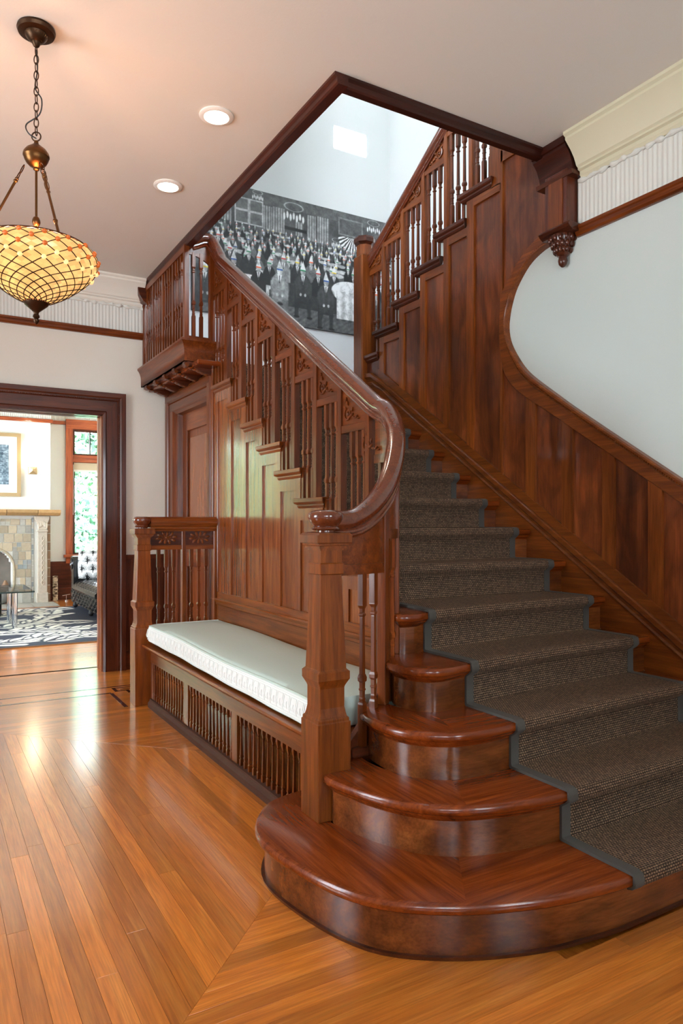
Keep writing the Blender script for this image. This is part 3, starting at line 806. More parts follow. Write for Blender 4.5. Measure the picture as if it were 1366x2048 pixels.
# lower curve: (first s, tread, stile s)
for s_ in (0.205, 0.285):
    p = bcurve(s_); place_baluster(p[0], p[1], 2 * R + 0.04, bal, s_ * PI / 2)
for s_ in (0.43, 0.50):
    p = bcurve(s_); place_baluster(p[0], p[1], 3 * R, bal, s_ * PI / 2)
for s_ in (0.635, 0.70):
    p = bcurve(s_); place_baluster(p[0], p[1], 4 * R, bal, s_ * PI / 2)
for s_ in (0.83, 0.90, 0.965):
    p = bcurve(s_); place_baluster(p[0], p[1], 5 * R, bal, s_ * PI / 2)
def curve_stile(s_, zb):
    p = bcurve(s_); mb = MB(); a = s_ * PI / 2
    t = Vector((math.cos(a), math.sin(a))); q = Vector((-t.y, t.x)); hw, hd = 0.021, 0.018
    cs = [(p[0] + t.x * i * hw + q.x * j * hd, p[1] + t.y * i * hw + q.y * j * hd) for i, j in ((-1, -1), (1, -1), (1, 1), (-1, 1))]
    mb.prism(cs, zb, ztop(s_) - 0.085, 'z'); build('stile', mb, M['mz'], bal, bevel=0.002)
curve_stile(0.37, 3 * R); curve_stile(0.57, 4 * R); curve_stile(0.765, 5 * R)
# horizontal rails and fill panels on the curve
for s0, s1, n in ((0.07, 0.35, 2), (0.39, 0.55, 3), (0.59, 0.745, 4), (0.785, 1.02, 5)):
    zr = n * R + BH + (0.04 if n == 2 else 0)
    A = np.linspace(s0, s1, 10); r0 = []; r1 = []
    mb = MB(); rr_ = [[] for _ in range(4)]; mb2 = MB(); rq_ = [[] for _ in range(4)]
    for s_ in A:
        p = bcurve(s_); nn = bnorm(s_); zt = ztop(s_) - 0.098 if s_ <= 1 else nline(YQ + (s_ - 1) * 0.9) + OFF_U + 0.02
        zt = max(zt, zr + 0.045)
        for k, (d, z_) in enumerate(((0.016, zr), (0.016, zr + 0.04), (-0.016, zr + 0.04), (-0.016, zr))): rr_[k].append((p[0] + nn.x * d, p[1] + nn.y * d, z_))
        for k, (d, z_) in enumerate(((0.008, zr + 0.035), (0.008, zt), (-0.008, zt), (-0.008, zr + 0.035))): rq_[k].append((p[0] + nn.x * d, p[1] + nn.y * d, z_))
    mb.loft(rr_ + [rr_[0]], cap=False, closed=False); build('rail', mb, M['my'], bal)
    mb2.loft(rq_ + [rq_[0]], cap=False, closed=False); build('spandrel_panel', mb2, M['my'], bal)

# carved scroll leaf, built once and laid on every spandrel
def scroll(mb, o, U, V, Nn, s=1.0):
    """C-scroll and leaves in the U,V plane, relief along Nn"""
    o, U, V, Nn = map(Vector, (o, U, V, Nn))
    def P(a, b, c=0.0): return o + U * (a * s) + V * (b * s) + Nn * (c * s)
    pts = []; rr = []
    for i in range(30):
        t = i / 29; th = 2 * PI * 1.6 * t + 2.2; r = 0.036 * (1 - t) + 0.004
        pts.append(P(0.055 + r * math.cos(th), 0.055 + r * math.sin(th), 0.003)); rr.append((0.0035 + 0.004 * (1 - t)) * s)
    mb.tube(pts, 0.005, 5, rr)
    for a, b, L_, w_, ang in ((0.05, 0.115, 0.03, 0.010, 1.9), (0.035, 0.135, 0.03, 0.010, 1.3), (0.095, 0.045, 0.034, 0.011, 0.5), (0.118, 0.030, 0.030, 0.010, -0.3), (0.145, 0.030, 0.026, 0.010, 0.6), (0.165, 0.020, 0.022, 0.008, 0.0), (0.03, 0.09, 0.026, 0.009, 2.4), (0.10, 0.075, 0.024, 0.008, 1.2)):
        R3 = Matrix((U, V, Nn)).transposed() @ Matrix.Rotation(ang, 3, 'Z')
        mb.ball(P(a, b, 0.004), L_ * s * 0.6, w_ * s * 0.7, 0.008 * s, 7, 4, rot=R3)
    mb.ball(P(0.055, 0.055, 0.004), 0.008 * s, 0.008 * s, 0.009 * s, 8, 4)
    return mb
sc_mb = scroll(MB(), (0, 0, 0), (0, -1, 0), (0, 0, 1), (-1, 0, 0), 0.92)
_scv = np.array(sc_mb.v); SC_C = (_scv.min(0) + _scv.max(0)) / 2
scroll0 = build('carved_scroll', sc_mb, M['my'], None, smooth=True)
first_scroll = [True]
def put_scroll(x_, y_, z_, parent):
    if first_scroll[0]:
        first_scroll[0] = False; scroll0.location = Vector((x_, y_, z_)) + Vector(SC_C); attach(scroll0, parent); return
    clone(scroll0, Vector((x_, y_, z_)) + Vector(SC_C), parent, None, 'carved_scroll')

for n in range(6, 14):
    ys = nose(n) + 0.122
    build('stile', MB().box(XR - 0.019, XR + 0.019, ys - 0.019, ys + 0.019, n * R, nline(ys) + OFF_U + 0.005), M['mz'], bal, bevel=0.002)
    if n == 13: ye = 5.085
    else: ye = ys + RUN - 0.019
    ya = ys + 0.019; zr = n * R + BH
    for dy in (0.167, 0.224, 0.281): place_baluster(XR, nose(n) + dy, n * R, bal)
    build('rail', MB().box(XR - 0.016, XR + 0.016, ya, ye, zr, zr + 0.04), M['my'], bal, bevel=0.002)
    sp = build('spandrel_panel', MB().prism([(ya, zr + 0.035), (ye, zr + 0.035), (ye, nline(ye) + OFF_U + 0.02), (ya, nline(ya) + OFF_U + 0.02)], XR - 0.006, XR + 0.008, 'x'), M['my'], bal)
    put_scroll(XR - 0.007, ye - 0.008, zr + 0.045, sp)
put_scroll(XR - 0.012, YQ + 0.13, 5 * R + BH + 0.045, bal)
attach(b0, bal); b0.location = Vector((XR, nose(13) + 0.345, 13 * R + (BH + 0.004) / 2)) - Vector(bal.location)

# =================================================================== BALUSTRADE OF THE UPPER FLIGHT
ub = thing('upper_balustrade', 'walnut balustrade of the upper flight with an octagonal-capped newel on the landing', 'balustrade', (W, 4.93, ZL))
cx, cy = W + 0.0, 4.955
nw = build('newel_post', MB().squared([(0.068, ZL - 0.12), (0.068, 3.44)], cx, cy), M['wz'], ub, bevel=0.010)
build('octagon_neck', MB().turned([(0.066, 3.42), (0.066, 3.53)], cx, cy, 8, ang=PI / 8), M['wz'], nw)
build('octagon_cap', MB().turned([(0.066, 3.525), (0.074, 3.535), (0.088, 3.545), (0.090, 3.575), (0.084, 3.59), (0.03, 3.60)], cx, cy, 8, ang=PI / 8), M['dz'], nw)
XU = W + 0.018
USL = KRISE / KRUN
def uline(y_): return kz(1) + (knose(1) - y_) * USL          # nosing line of the upper flight
UU, UT = 0.640, 0.750
path = [(XU, y_, uline(y_) + UT - 0.055) for y_ in np.linspace(4.93, 3.2, 10)]
RAILS2 = [(a * 0.86, b) for a, b in RAILP]
build('handrail', MB().sweep(path, RAILS2), M['rail'], ub, smooth=True, angle=28)
for k in range(0, 6):
    yn = knose(k) if k else 4.93
    y_hi = yn - 0.075 if k else 4.885                        # far end of the module
    if k: build('stile', MB().box(XU - 0.018, XU + 0.018, yn - 0.095, yn - 0.060, kz(k), uline(yn - 0.08) + UU + 0.01), M['wz'], ub, bevel=0.002)
    far = (yn - 0.095) if k else 4.885
    near = knose(k + 1) - 0.060
    zr = kz(k) + 0.655
    build('rail', MB().box(XU - 0.015, XU + 0.015, near, far, zr, zr + 0.035), M['wy'], ub, bevel=0.002)
    sp = build('spandrel_panel', MB().prism([(far, zr + 0.03), (near, zr + 0.03), (near, uline(near) + UU + 0.02), (far, uline(far) + UU + 0.02)], XU - 0.006, XU + 0.008, 'x'), M['wy'], ub)
    mb = scroll(MB(), (XU - 0.007, near + 0.008, zr + 0.04), (0, 1, 0), (0, 0, 1), (-1, 0, 0), 0.92)
    build('carved_scroll', mb, M['wy'], sp, smooth=True)
    for j in range(3 if k else 2):
        yb_ = far - 0.036 - 0.065 * j if k else 4.84 - 0.065 * j
        o = place_baluster(XU, yb_, kz(k), ub); 

# =================================================================== STAIR RUNNER
def nose_at(n, x_):
    if n in NOSE:
        c = np.array([q for q in nosecurve(n) if q[0] > 1.80]); i = np.argsort(c[:, 0])
        return float(np.interp(x_, c[i, 0], c[i, 1]))
    return nose(n)
def runner_path(x_, lift=0.0):
    t = 0.009 + lift; P = []
    for n in range(1, 15):
        y_ = nose_at(n, x_); z = n * R if n < 14 else ZL; zb = (n - 1) * R
        if n > 1:
            P += [(y_ + 0.034 - t, zb + t + 0.006), (y_ + 0.034 - t, z - 0.055)]
            P += [(y_ + 0.012 - t, z - 0.040)]
        else: P += [(y_ + 0.02, z - 0.036 - t), (y_ + 0.006 - t * 0.5, z - 0.036 - t * 0.5)]
        P += [(y_ - t, z - 0.028), (y_ - t, z - 0.012), (y_ - t * 0.55, z + t * 0.45), (y_ + 0.010, z + t * 0.95), (y_ + 0.024, z + t)]
        ye = (nose_at(n + 1, x_) + 0.034 - t - 0.004) if n < 14 else YB - 0.03
        P += [(y_ + (ye - y_) * 0.5, z + t), (ye, z + t)]
    return P
def carpet_mat():
    m, nt, p = newmat('sisal_weave'); L = nt.links
    uv = N(nt, 'ShaderNodeUVMap'); uv.uv_map = 'uv'
    br = N(nt, 'ShaderNodeTexBrick'); br.offset = 0.5; br.offset_frequency = 2
    setin(br, Scale=1.0, Mortar_Size=0.0030, Mortar_Smooth=1.0, Brick_Width=0.0120, Row_Height=0.0092, Bias=0.0)
    br.inputs['Color1'].default_value = srgb(170, 134, 106); br.inputs['Color2'].default_value = srgb(132, 106, 86); br.inputs['Mortar'].default_value = srgb(34, 25, 20)
    nd = N(nt, 'ShaderNodeTexNoise'); setin(nd, Scale=140.0, Detail=1.0); L.new(uv.outputs[0], nd.inputs['Vector'])
    ns = N(nt, 'ShaderNodeVectorMath', operation='SCALE'); ns.inputs['Scale'].default_value = 0.0045; L.new(nd.outputs['Color'], ns.inputs[0])
    na = N(nt, 'ShaderNodeVectorMath', operation='ADD'); L.new(uv.outputs[0], na.inputs[0]); L.new(ns.outputs[0], na.inputs[1])
    L.new(na.outputs[0], br.inputs['Vector'])
    n2 = N(nt, 'ShaderNodeTexNoise'); setin(n2, Scale=700.0, Detail=2.0); L.new(uv.outputs[0], n2.inputs['Vector'])
    mx = N(nt, 'ShaderNodeMix', data_type='RGBA', blend_type='MULTIPLY'); mx.inputs['Factor'].default_value = 0.4
    L.new(br.outputs['Color'], mx.inputs['A']); L.new(n2.outputs['Color'], mx.inputs['B'])
    L.new(mx.outputs['Result'], p.inputs['Base Color'])
    p.inputs['Roughness'].default_value = 0.85; p.inputs['Specular IOR Level'].default_value = 0.2
    inv = N(nt, 'ShaderNodeMath', operation='SUBTRACT'); inv.inputs[0].default_value = 1.0; L.new(br.outputs['Fac'], inv.inputs[1])
    b = N(nt, 'ShaderNodeBump'); setin(b, Strength=0.8, Distance=0.004); L.new(inv.outputs[0], b.inputs['Height']); L.new(b.outputs['Normal'], p.inputs['Normal'])
    return m
M['sisal'] = carpet_mat()
M['bind'] = plain('grey_binding', srgb(74, 69, 64), 0.8, bump=0.4, bscale=500)
run = thing('stair_runner', 'brown woven sisal stair runner with grey bound edges', 'carpet', (2.43, 1.46, R))
xs = np.linspace(1.912, 2.955, 12); paths = [runner_path(x_) for x_ in xs]; K = len(paths[0])
def shift(x_, y_):
    t = min(1, max(0, (y_ - 2.50) / 0.25)); return x_ + 0.034 * t * max(0.0, 1 - (x_ - 1.872) / 0.5)
V = [(shift(xs[i], p[0]), p[0], p[1]) for i in range(len(xs)) for p in paths[i]]
arc = np.r_[0, np.cumsum([math.dist(paths[6][k], paths[6][k + 1]) for k in range(K - 1)])]
F_ = [(i * K + k, (i + 1) * K + k, (i + 1) * K + k + 1, i * K + k + 1) for i in range(len(xs) - 1) for k in range(K - 1)]
me = bpy.data.meshes.new('runner_field'); me.from_pydata(V, [], F_); me.materials.append(M['sisal'])
uvl = me.uv_layers.new(name='uv')
li = np.zeros(len(me.loops), int); me.loops.foreach_get('vertex_index', li)
uvl.data.foreach_set('uv', np.stack([xs[li // K], arc[li % K]], 1).ravel().astype(np.float32))
for pl in me.polygons: pl.use_smooth = True
rf = bpy.data.objects.new('runner_field', me); COL.objects.link(rf); attach(rf, run)
for xa, xb in ((1.872, 1.914), (2.953, 2.995)):
    pa, pb = runner_path(xa, 0.0025), runner_path(xb, 0.0025); qa, qb = runner_path(xa, -0.008), runner_path(xb, -0.008)
    mb = MB(); mb.loft([[(shift(x_, q[0]), *q) for q in qq] for x_, qq in ((xa, qa), (xa, pa), (xb, pb), (xb, qb))], cap=False, closed=False)
    build('edge_binding', mb, M['bind'], run, smooth=True, angle=60)

# =================================================================== BENCH
bench = thing('hall_bench', 'built-in walnut bench with spindle front and a carved end rail', 'bench', (1.6, 3.7, 0))
build('seat_board', MB().prism([(1.30, 0.424), (1.30, 0.412), (1.306, 0.404), (1.318, 0.398), (1.330, 0.386), (1.345, 0.378), (1.36, 0.378), (1.36, 0.398), (1.858, 0.398), (1.858, 0.424)], 2.44, 4.965, 'y'), M['wy'], bench, bevel=0.002)
build('front_rail', MB().box(1.345, 1.375, 2.44, 4.90, 0.305, 0.380), M['wy'], bench)
build('foot_rail', MB().prism([(1.325, 0.0), (1.325, 0.030), (1.338, 0.045), (1.338, 0.056), (1.375, 0.060), (1.375, 0.0)], 2.60, 4.90, 'y'), M['scuff'], bench)
for y0, y1 in ((4.855, 4.90), (4.108, 4.184), (3.338, 3.412), (2.58, 2.645)): build('stile', MB().box(1.347, 1.373, y0, y1, 0.058, 0.306), M['wz'], bench, bevel=0.002)
build('back_board', MB().box(1.75, 1.77, 2.5, 4.92, 0.0, 0.39), M['dy'], bench)
sp0 = build('spindle', MB().squared([(0.0085, 0.056), (0.0085, 0.088), (0.0045, 0.094), (0.0085, 0.100), (0.0065, 0.112), (0.0035, 0.250), (0.0062, 0.256), (0.0035, 0.262), (0.0080, 0.280), (0.0085, 0.308)]), M['mz'], None)
firsts = True
for y0, y1, cnt in ((4.184, 4.855, 13), (3.412, 4.108, 13), (2.645, 3.338, 13)):
    for i in range(cnt):
        yy = y0 + (i + 0.5) * (y1 - y0) / cnt
        clone(sp0, (1.36, yy, 0.182), bench, None, 'spindle')
sp0.location = (1.36, 4.845, 0.182); attach(sp0, bench)
fn = newel(1.3215, 5.026, 0.0, bench, M['wz'])
yr = 5.02
build('end_handrail', MB().prism([(yr + a, 1.2565 + b) for a, b in RAILP], 1.37, 1.858, 'x'), M['wx'], bench, smooth=True, angle=28)
build('end_rail', MB().box(1.375, 1.858, yr - 0.018, yr + 0.018, 1.073, 1.105), M['wx'], bench, bevel=0.002)
build('end_stile', MB().box(1.598, 1.625, yr - 0.02, yr + 0.02, 0.42, 1.205), M['wz'], bench, bevel=0.002)
build('end_stile', MB().box(1.838, 1.858, yr - 0.02, yr + 0.02, 0.42, 1.205), M['wz'], bench, bevel=0.002)
for xa, xb in ((1.375, 1.598), (1.625, 1.838)):
    cp = build('carved_panel', MB().box(xa, xb, yr - 0.004, yr + 0.008, 1.100, 1.212), M['dx'], bench)
    mb = MB(); xm, zm = (xa + xb) / 2, 1.157
    for i in range(10):
        a = 2 * PI * i / 10 + 0.15; L_ = 0.045 + 0.028 * abs(math.cos(a))
        mb.ball((xm + math.cos(a) * L_ * 0.85, yr - 0.006, zm + math.sin(a) * L_ * 0.55), 0.019, 0.007, 0.010, 7, 4, rot=Matrix.Rotation(-a, 3, 'Y'))
        mb.tube([(xm, yr - 0.006, zm), (xm + math.cos(a) * L_ * 0.8, yr - 0.006, zm + math.sin(a) * L_ * 0.5)], 0.004, 4)
    mb.ball((xm, yr - 0.006, zm), 0.010, 0.008, 0.010, 8, 5)
    build('carved_leaves', mb, M['wx'], cp, smooth=True)
for xx in (1.432, 1.487, 1.541, 1.672, 1.727, 1.781):
    clone(b0, (xx, yr, 0.405 + (BH + 0.004) / 2), bench, None, 'baluster')

# ---- cushion
M['mint'] = plain('mint_cotton', srgb(202, 218, 208), 0.8, bump=0.25, bscale=260, var=0.03, vscale=3)
M['trimw'] = plain('white_gimp', srgb(236, 239, 235), 0.85, bump=0.3, bscale=300)
cu = thing('bench_cushion', 'pale mint seat cushion edged with a white key-pattern band', 'cushion', (1.59, 3.7, 0.425))
def cush_z(u, v):                                   # u along (0 near..1 far), v across (0 front..1 back)
    return 0.548 + 0.010 * math.sin(u * 9.0 + 1) * 0.4 + 0.012 * u + 0.014 * (1 - (2 * v - 1) ** 4) * (1 - (2 * u - 1) ** 8)
NU, NV = 48, 14
cx0, cx1, cy0, cy1 = 1.335, 1.848, 2.50, 4.93
def cxy(u, v):
    # rounded far and near ends
    x_ = cx0 + (cx1 - cx0) * v; y_ = cy0 + (cy1 - cy0) * u
    r = 0.10
    e = max(0, (y_ - (cy1 - r)) / r)
    f_ = max(0, ((cx0 + 0.09) - x_) / 0.09)
    y_ -= 0.05 * (f_ ** 2) * e
    x_ += 0.003 * math.sin(u * 11)
    return x_, y_
V = []; Fc = []
for i in range(NU + 1):
    for j in range(NV + 1):
        u, v = i / NU, j / NV; x_, y_ = cxy(u, v); V.append((x_, y_, cush_z(u, v)))
g = lambda i, j: i * (NV + 1) + j
Fc += [(g(i, j), g(i + 1, j), g(i + 1, j + 1), g(i, j + 1)) for i in range(NU) for j in range(NV)]
edge = [(i, 0) for i in range(NU + 1)] + [(NU, j) for j in range(1, NV + 1)] + [(i, NV) for i in range(NU - 1, -1, -1)] + [(0, j) for j in range(NV - 1, 0, -1)]
base = len(V); ne = len(edge)
def eb(i, j):
    x_, y_, z_ = V[g(i, j)]; return x_, y_, 0.432 + 0.002 * math.sin(i * 0.6) + (0.018 * (i / NU) if j < 3 else 0)
mid = [( (V[g(i,j)][0] - (0.012 if j == 0 else 0)), V[g(i,j)][1] + (0.010 if i == NU else (-0.010 if i == 0 else 0)), (V[g(i,j)][2] + 0.43) / 2) for i, j in edge]
V += mid; V += [eb(i, j) for i, j in edge]
for k in range(ne):
    k2 = (k + 1) % ne
    Fc.append((g(*edge[k]), g(*edge[k2]), base + k2, base + k)); Fc.append((base + k, base + k2, base + ne + k2, base + ne + k))
Fc.append(tuple(base + ne + k for k in range(ne)))
mb = MB(); mb.v = V; mb.f = Fc; mb.m = [0] * len(Fc)
build('cushion_body', mb, M['mint'], cu, smooth=True, angle=70)
# piping and key band
fr = [V[g(i, 0)] for i in range(NU + 1)]
pipe = [(p[0] - 0.002, p[1], p[2] - 0.001) for p in fr] + [(V[g(NU, j)][0], V[g(NU, j)][1] + 0.002, V[g(NU, j)][2]) for j in range(1, NV + 1)]
build('piping', MB().tube(pipe, 0.004, 6), M['mint'], cu, smooth=True)
frm = [mid[k] for k in range(NU + 1)]; frb = [V[base + ne + k] for k in range(NU + 1)]
def front_pt(t, h, d=0.0):                         # t along 0..1, h 0 bottom .. 1 top
    k = min(int(t * NU), NU - 1); a = t * NU - k
    def L3(A, B): return [A[q] * (1 - a) + B[q] * a for q in range(3)]
    T, Mi, B = L3(fr[k], fr[k + 1]), L3(frm[k], frm[k + 1]), L3(frb[k], frb[k + 1])
    if h > 0.5: q = [Mi[i] + (T[i] - Mi[i]) * (h - 0.5) * 2 for i in range(3)]
    else: q = [B[i] + (Mi[i] - B[i]) * h * 2 for i in range(3)]
    return (q[0] - d, q[1], q[2])
rings = [[front_pt(t, h, d) for t in np.linspace(0, 1, 97)] for h, d in ((0.04, 0.0), (0.05, 0.004), (0.50, 0.0035), (0.93, 0.004), (0.95, 0.0))]
band_o = build('key_band', MB().loft(rings, cap=False, closed=False), M['trimw'], cu, smooth=True, angle=50)
mb = MB()
def seg(t0, h0, t1, h1, w=0.0026):
    a = [front_pt(t0 + (t1 - t0) * k / 3, h0 + (h1 - h0) * k / 3, 0.0045) for k in range(4)]
    mb.tube(a, w, 4)
PK = 0.0265; tt = 0.004
while tt < 0.985:
    w_ = PK * 0.80
    seg(tt, 0.22, tt, 0.80); seg(tt, 0.80, tt + w_, 0.80); seg(tt + w_, 0.80, tt + w_, 0.36); seg(tt + w_, 0.36, tt + w_ * 0.45, 0.36); seg(tt + w_ * 0.45, 0.36, tt + w_ * 0.45, 0.60); seg(tt, 0.22, tt + PK, 0.22)
    tt += PK
for h in (0.12, 0.88): mb.tube([front_pt(t, h, 0.005) for t in np.linspace(0, 1, 60)], 0.0022, 4)
build('key_relief', mb, M['trimw'], band_o)

# =================================================================== BALCONY
bc = thing('stair_balcony', 'small walnut balcony with spindles and carved corbels over the narrow door', 'balcony', (1.66, 5.68, 2.447))
lp = [(0.0, 2.605), (0.0, 2.590), (0.010, 2.580), (0.020, 2.560), (0.028, 2.535), (0.030, 2.515), (0.030, 2.447)]
def ledge(mb):
    rings = []
    for d, z in lp: rings.append([(1.875, 5.035 + d, z), (1.605 + d, 5.035 + d, z), (1.605 + d, YB, z)])
    rings.append([(1.875, 5.30, 2.447), (1.80, 5.30, 2.447), (1.80, YB, 2.447)])
    mb.loft(rings, cap=False, closed=False)
    mb.add([(1.875, 5.035, 2.605), (1.605, 5.035, 2.605), (1.605, YB, 2.605), (1.95, YB, 2.605), (1.95, 5.035, 2.605)], [(0, 1, 2, 3, 4)])
    mb.add([(1.95, 5.065, 2.447), (1.635, 5.065, 2.447), (1.635, YB, 2.447), (1.95, YB, 2.447)], [(0, 1, 2, 3)])
    return mb
build('ledge', ledge(MB()), M['my'], bc, smooth=True, angle=25)
build('floor_board', MB().box(1.66, 1.95, 5.08, YB, 2.43, 2.45), M['dy'], bc)
for yy in (5.115, 5.375, 5.635, 5.895, 6.155):
    cb = build('corbel', MB().prism([(1.645, 2.449), (1.643, 2.425), (1.655, 2.408), (1.672, 2.404), (1.682, 2.415), (1.700, 2.418), (1.725, 2.402), (1.755, 2.385), (1.79, 2.372), (1.83, 2.366), (1.86, 2.366), (1.86, 2.449)], yy - 0.028, yy + 0.028, 'y'), M['dx'], bc, bevel=0.004)
    mb = MB()
    mb.tube([(1.662, yy - 0.034, 2.424), (1.662, yy + 0.034, 2.424)], 0.016, 10)
    for i in range(5): mb.ball((1.70 + 0.03 * i, yy, 2.408 - 0.009 * i), 0.018, 0.026, 0.010, 7, 4)
    build('carved_leaf', mb, M['mx'], cb, smooth=True)
XB = 1.665
for yy, nm in ((5.117, 0), (YB - 0.02, 1)):
    build('post', MB().box(XB - 0.018, XB + 0.018, yy - 0.018, yy + 0.018, 2.605, 3.31), M['mz'], bc, bevel=0.002)
build('post', MB().box(1.842, 1.884, 5.096, 5.138, 2.46, 3.30), M['mz'], bc, bevel=0.002)
build('bottom_rail', MB().box(XB - 0.016, XB + 0.016, 5.13, YB, 2.605, 2.642), M['my'], bc)
build('bottom_rail', MB().box(XB, 1.86, 5.101, 5.133, 2.605, 2.642), M['mx'], bc)
build('top_rail', MB().box(XB - 0.02, XB + 0.02, 5.10, YB, 3.255, 3.302), M['my'], bc)
mb = MB(); ap = [(1.683, 3.36)] + [(1.683 + 0.16 * t, 3.245 - 0.055 * t * t) for t in np.linspace(0, 1, 8)] + [(1.843, 3.36)]
build('arch_panel', MB().prism(ap, 5.110, 5.126, 'y'), M['mx'], bc)
bb = build('baluster', MB().squared(balprof(0.62, low=0.155, upper=0.105)), M['mz'], None)
for xx in (1.722, 1.780): clone(bb, (xx, 5.118, 2.642 + 0.31), bc, None, 'baluster')
mods = np.linspace(5.135, YB - 0.04, 5)
fb = False
for i in range(4):
    a, b = mods[i], mods[i + 1]
    if i: build('stile', MB().box(XB - 0.014, XB + 0.014, a - 0.018, a + 0.018, 2.64, 3.257), M['mz'], bc, bevel=0.002)
    for j in range(3):
        if not fb and i == 3 and j == 2:
            bb.location = (XB, a + (b - a) * (0.30 + 0.22 * j), 2.642 + 0.31); attach(bb, bc); fb = True
        else: clone(bb, (XB, a + (b - a) * (0.30 + 0.22 * j), 2.642 + 0.31), bc, None, 'baluster')
build('corner_block', MB().prism([(1.66, 3.35), (1.58, 3.35), (1.575, 3.29), (1.59, 3.22), (1.62, 3.17), (1.66, 3.15)], 6.15, YB, 'y'), M['dx'], bc, bevel=0.004)

# =================================================================== BRACKET PILASTER ON THE SIDE WALL
pb = thing('wall_bracket', 'dark walnut pilaster bracket with a carved drop under the ceiling beam', 'bracket', (W - 0.05, 2.83, 2.86))
build('pilaster', MB().box(W - 0.085, W, 2.745, 2.905, 2.875, 3.20), M['dz'], pb, bevel=0.002)
build('pilaster_field', MB().box(W - 0.09, W - 0.08, 2.775, 2.875, 2.90, 3.18), M['wz'], pb)
bp = [(W, 3.165), (W - 0.095, 3.165), (W - 0.100, 3.178), (W - 0.115, 3.184), (W - 0.115, 3.196), (W - 0.125, 3.222), (W - 0.150, 3.262), (W - 0.195, 3.295), (W - 0.200, 3.308), (W - 0.215, 3.312), (W - 0.215, 3.352), (W, 3.352)]
bp = [(W - (W - q[0]) * 0.66, q[1]) for q in bp]
build('bracket_block', MB().prism(bp, 2.715, 2.955, 'y'), M['ky'], pb, smooth=True, angle=25)
build('bracket_cheek', MB().prism([(W - 0.002, 3.155), (W - 0.090, 3.155), (W - 0.096, 3.178), (W - 0.002, 3.178)], 2.705, 2.965, 'y'), M['dy'], pb)
build('drop_moulding', MB().prism([(W, 2.90), (W - 0.098, 2.90), (W - 0.110, 2.888), (W - 0.098, 2.872), (W - 0.075, 2.858), (W, 2.858)], 2.715, 2.935, 'y'), M['dy'], pb, bevel=0.002)
dm = MB(); 
dm.turned([(0.072, 2.860), (0.074, 2.845), (0.058, 2.815), (0.044, 2.780), (0.034, 2.755), (0.022, 2.748), (0.024, 2.738), (0.027, 2.725), (0.022, 2.705), (0.010, 2.692), (0.0, 2.688)], W - 0.03, 2.825, 14)
for i in range(14):
    a = 2 * PI * i / 14
    for z_, r_ in ((2.842, 0.070), (2.812, 0.056), (2.782, 0.044)):
        dm.ball((W - 0.03 + r_ * math.cos(a + z_ * 40), 2.825 + r_ * math.sin(a + z_ * 40), z_), 0.012, 0.012, 0.020, 6, 4)
build('carved_drop', dm, M['dz'], pb, smooth=True)

# =================================================================== PLEATED VALANCES
def valance(name, label, p0, p1, outw, z0, z1, loc):
    th = thing(name, label, 'valance', loc, 'pleated valances under the crown moulding')
    L_ = math.dist(p0, p1); n_ = int(L_ / 0.0035); V = []; ph = 0.0
    amp = 0.0
    rr = random.Random(len(label)); phs = []
    for i in range(n_ + 1):
        phs.append(ph); ph += 0.0035 * 2 * PI / (0.020 + 0.016 * rr.random())
    rows = [(z1, 0.5), (z1 - 0.03, 1.0), ((z0 + z1) / 2, 0.9), (z0, 0.7)]
    for z_, k in rows:
        for i in range(n_ + 1):
            t = i / n_; d = 0.012 + 0.0022 * k * (math.sin(phs[i]) + 0.4 * math.sin(phs[i] * 0.37 + z_))
            V.append((p0[0] + (p1[0] - p0[0]) * t + outw[0] * d, p0[1] + (p1[1] - p0[1]) * t + outw[1] * d, z_))
    Fv = [(r * (n_ + 1) + i, r * (n_ + 1) + i + 1, (r + 1) * (n_ + 1) + i + 1, (r + 1) * (n_ + 1) + i) for r in range(3) for i in range(n_)]
    mb = MB(); mb.v = V; mb.f = Fv; mb.m = [0] * len(Fv)
    build('pleated_cloth', mb, M['fabric'], th, smooth=True, angle=80, fix=False)
    P = []; rad = []
    for i in range(int(L_ / 0.012) + 1):
        t = min(1, i * 0.012 / L_); P.append((p0[0] + (p1[0] - p0[0]) * t + outw[0] * 0.018, p0[1] + (p1[1] - p0[1]) * t + outw[1] * 0.018, z1 + 0.004 + 0.003 * math.sin(i * 0.8))); rad.append(0.0105 + 0.004 * math.sin(i * 1.1) + 0.003 * rr.random() - (0.006 if i % 9 == 0 else 0))
    build('gathered_roll', MB().tube(P, 0.012, 8, rad), M['fabric'], th, smooth=True)
    return th
valance('pleated_valance', 'gathered white cloth valance on the side wall beside the bracket', (W, 0.9), (W, 2.735), (-1, 0), 2.886, 3.125, (W, 1.8, 2.886))
valance('pleated_valance', 'gathered white cloth valance on the back wall above the doorway', (-0.9, YB), (1.65, YB), (0, -1), 2.912, 3.125, (0.6, YB, 2.912))
# picture: canvas etc. follow

